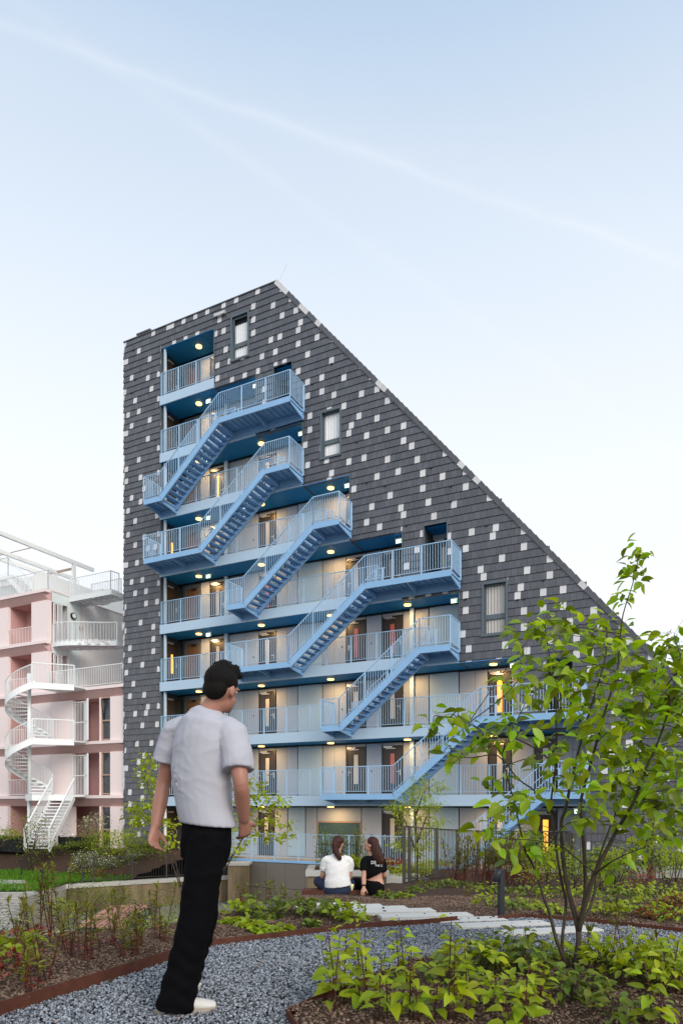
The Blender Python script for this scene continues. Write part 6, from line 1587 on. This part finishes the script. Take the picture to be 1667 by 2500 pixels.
# woman in black, turned to the left, leaning on her left hand
r0 = P3(913, 2187, WD); w2 = empty('person', r0+Vector((0, 0, .045))); tag(w2, 'woman with long brown hair in black cropped top leaning on one hand on the ledge', 'person'); q2 = wq(r0)
bm_ = MB(); S2 = Vector((.9, -.43, 0)).normalized()
L2, rt2 = head(bm_, q2(905, 2070, .03), (-.93, .36, -.05), (-.05, 0, 1), .96)
limb(bm_, [q2(909, 2104, .01), q2(907, 2088, .02)], [.055, .048])
shL, shR = q2(891, 2110, .02), q2(931, 2110, .02)
eL, hL = q2(888, 2148, -.04), q2(888, 2174, -.14)
eR, hR = q2(936, 2146, .14), q2(905, 2146, .36)
limb(bm_, [q2(900, 2106, .02), shL, shL.lerp(eL, .5), eL, eL.lerp(hL, .5), hL], [.04, .046, .042, .036, .034, .024]); limb(bm_, [q2(922, 2106, .02), shR, shR.lerp(eR, .5), eR, eR.lerp(hR, .5), hR], [.04, .046, .042, .036, .034, .024])
hand(bm_, hL, (-.15, -.25, -.55), (.2, .5, -.4), .9, .25, -1); hand(bm_, hR, (-.8, .3, 0), (0, .2, 1), .9, .5, 1)
loft(bm_, [(q2(911, 2105, 0), .13, .075, S2), (q2(913, 2130, 0), .115, .08, S2), (q2(915, 2150, 0), .112, .085, S2), (q2(915, 2165, 0), .14, .10, S2), (q2(914, 2182, .02), .15, .11, S2)], 14)
fuse('body', bm_, 'skin', w2, .0085, 4); faceparts(L2, rt2, .96, w2, 'hair_brown')
hr_ = MB(); ball(hr_, L2(0, -.03, .035), .080, .092, .088, rot=rt2); ball(hr_, L2(0, -.07, -.03), .066, .05, .08, rot=rt2)
loft(hr_, [(q2(911, 2062, .0), .055, .06, S2), (q2(917, 2078, -.04), .075, .06, S2), (q2(922, 2095, -.08), .082, .05, S2), (q2(927, 2110, -.10), .07, .04, S2), (q2(930, 2119, -.11), .035, .02, S2)], 14, 4)
fuse('hair', hr_, 'hair_brown', w2, .009, 2)
sh = MB(); loft(sh, [(q2(909, 2094, .01), .062, .055, S2), (q2(911, 2100, .01), .12, .075, S2), (q2(911, 2107, 0), .165, .088, S2), (q2(912, 2122, 0), .165, .105, S2), (q2(914, 2136, 0), .162, .115, S2), (q2(917, 2143, 0), .158, .115, S2)], 20, 4)
for a, b2, c_ in ((shL, eL, q2(902, 2106, .01)), (shR, eR, q2(922, 2106, .01))): loft(sh, [(c_, .065, .06, (0, 1, 0)), (a, .07, .066, (0, 1, 0)), (a.lerp(b2, .62), .072, .066, (0, 1, 0))], 14, 3)
fuse('cropped_top', sh, 'cloth_black', w2, .009, 4)
tr_ = MB(); loft(tr_, [(q2(915, 2157, 0), .125, .095, S2), (q2(914, 2170, .0), .15, .12, S2), (q2(913, 2185, .02), .16, .13, S2)], 16, 3)
limb(tr_, [q2(905, 2174, .06), q2(874, 2164, .22), q2(858, 2164, .26)], [.10, .085, .075]); limb(tr_, [q2(858, 2164, .26), q2(862, 2195, .36), q2(866, 2235, .38)], [.075, .062, .045])
limb(tr_, [q2(920, 2174, .1), q2(892, 2168, .46), q2(880, 2168, .52)], [.10, .085, .075]); limb(tr_, [q2(880, 2168, .52), q2(880, 2200, .58), q2(880, 2235, .6)], [.075, .062, .045])
fuse('trousers', tr_, 'cloth_black', w2, .011, 4)
m_ = MB(); m_.tube([hL-Vector((0, -.02, -.03)), hL-Vector((0, -.008, -.008))], .029, 12); m_.build('watch', 'black', w2, True)
def text(s, size, loc, rot, parent, m, name='shirt_print'):
    c = bpy.data.curves.new(name, 'FONT'); c.body = s; c.size = size; c.extrude = .0015; o = bpy.data.objects.new(name, c); COL.objects.link(o)
    dg = bpy.context.evaluated_depsgraph_get(); me = bpy.data.meshes.new_from_object(o.evaluated_get(dg)); bpy.data.objects.remove(o)
    o = link(name, me, parent, m); o.location = loc; o.rotation_euler = rot; return o
text('DS', .062, q2(905, 2117, -.125), (PI/2, 0, .10), w2, 'print_white'); text('THE C', .04, q2(915, 2123, -.132), (PI/2, 0, -.25), w2, 'print_white')
wg = MB(); wg.tube([(0, 0, 0), (0, 0, .004), (0, 0, .04), (0, 0, .10)], [.026, .006, .03, .034], 12); o = wg.build('drinking_glass', 'wine_and_warm_light', None, True); o.location = P3(858, 2165, WD+.02); o.location.z = -.185; tag(o, 'glass of pale drink standing on the ledge between the two women', 'glass')
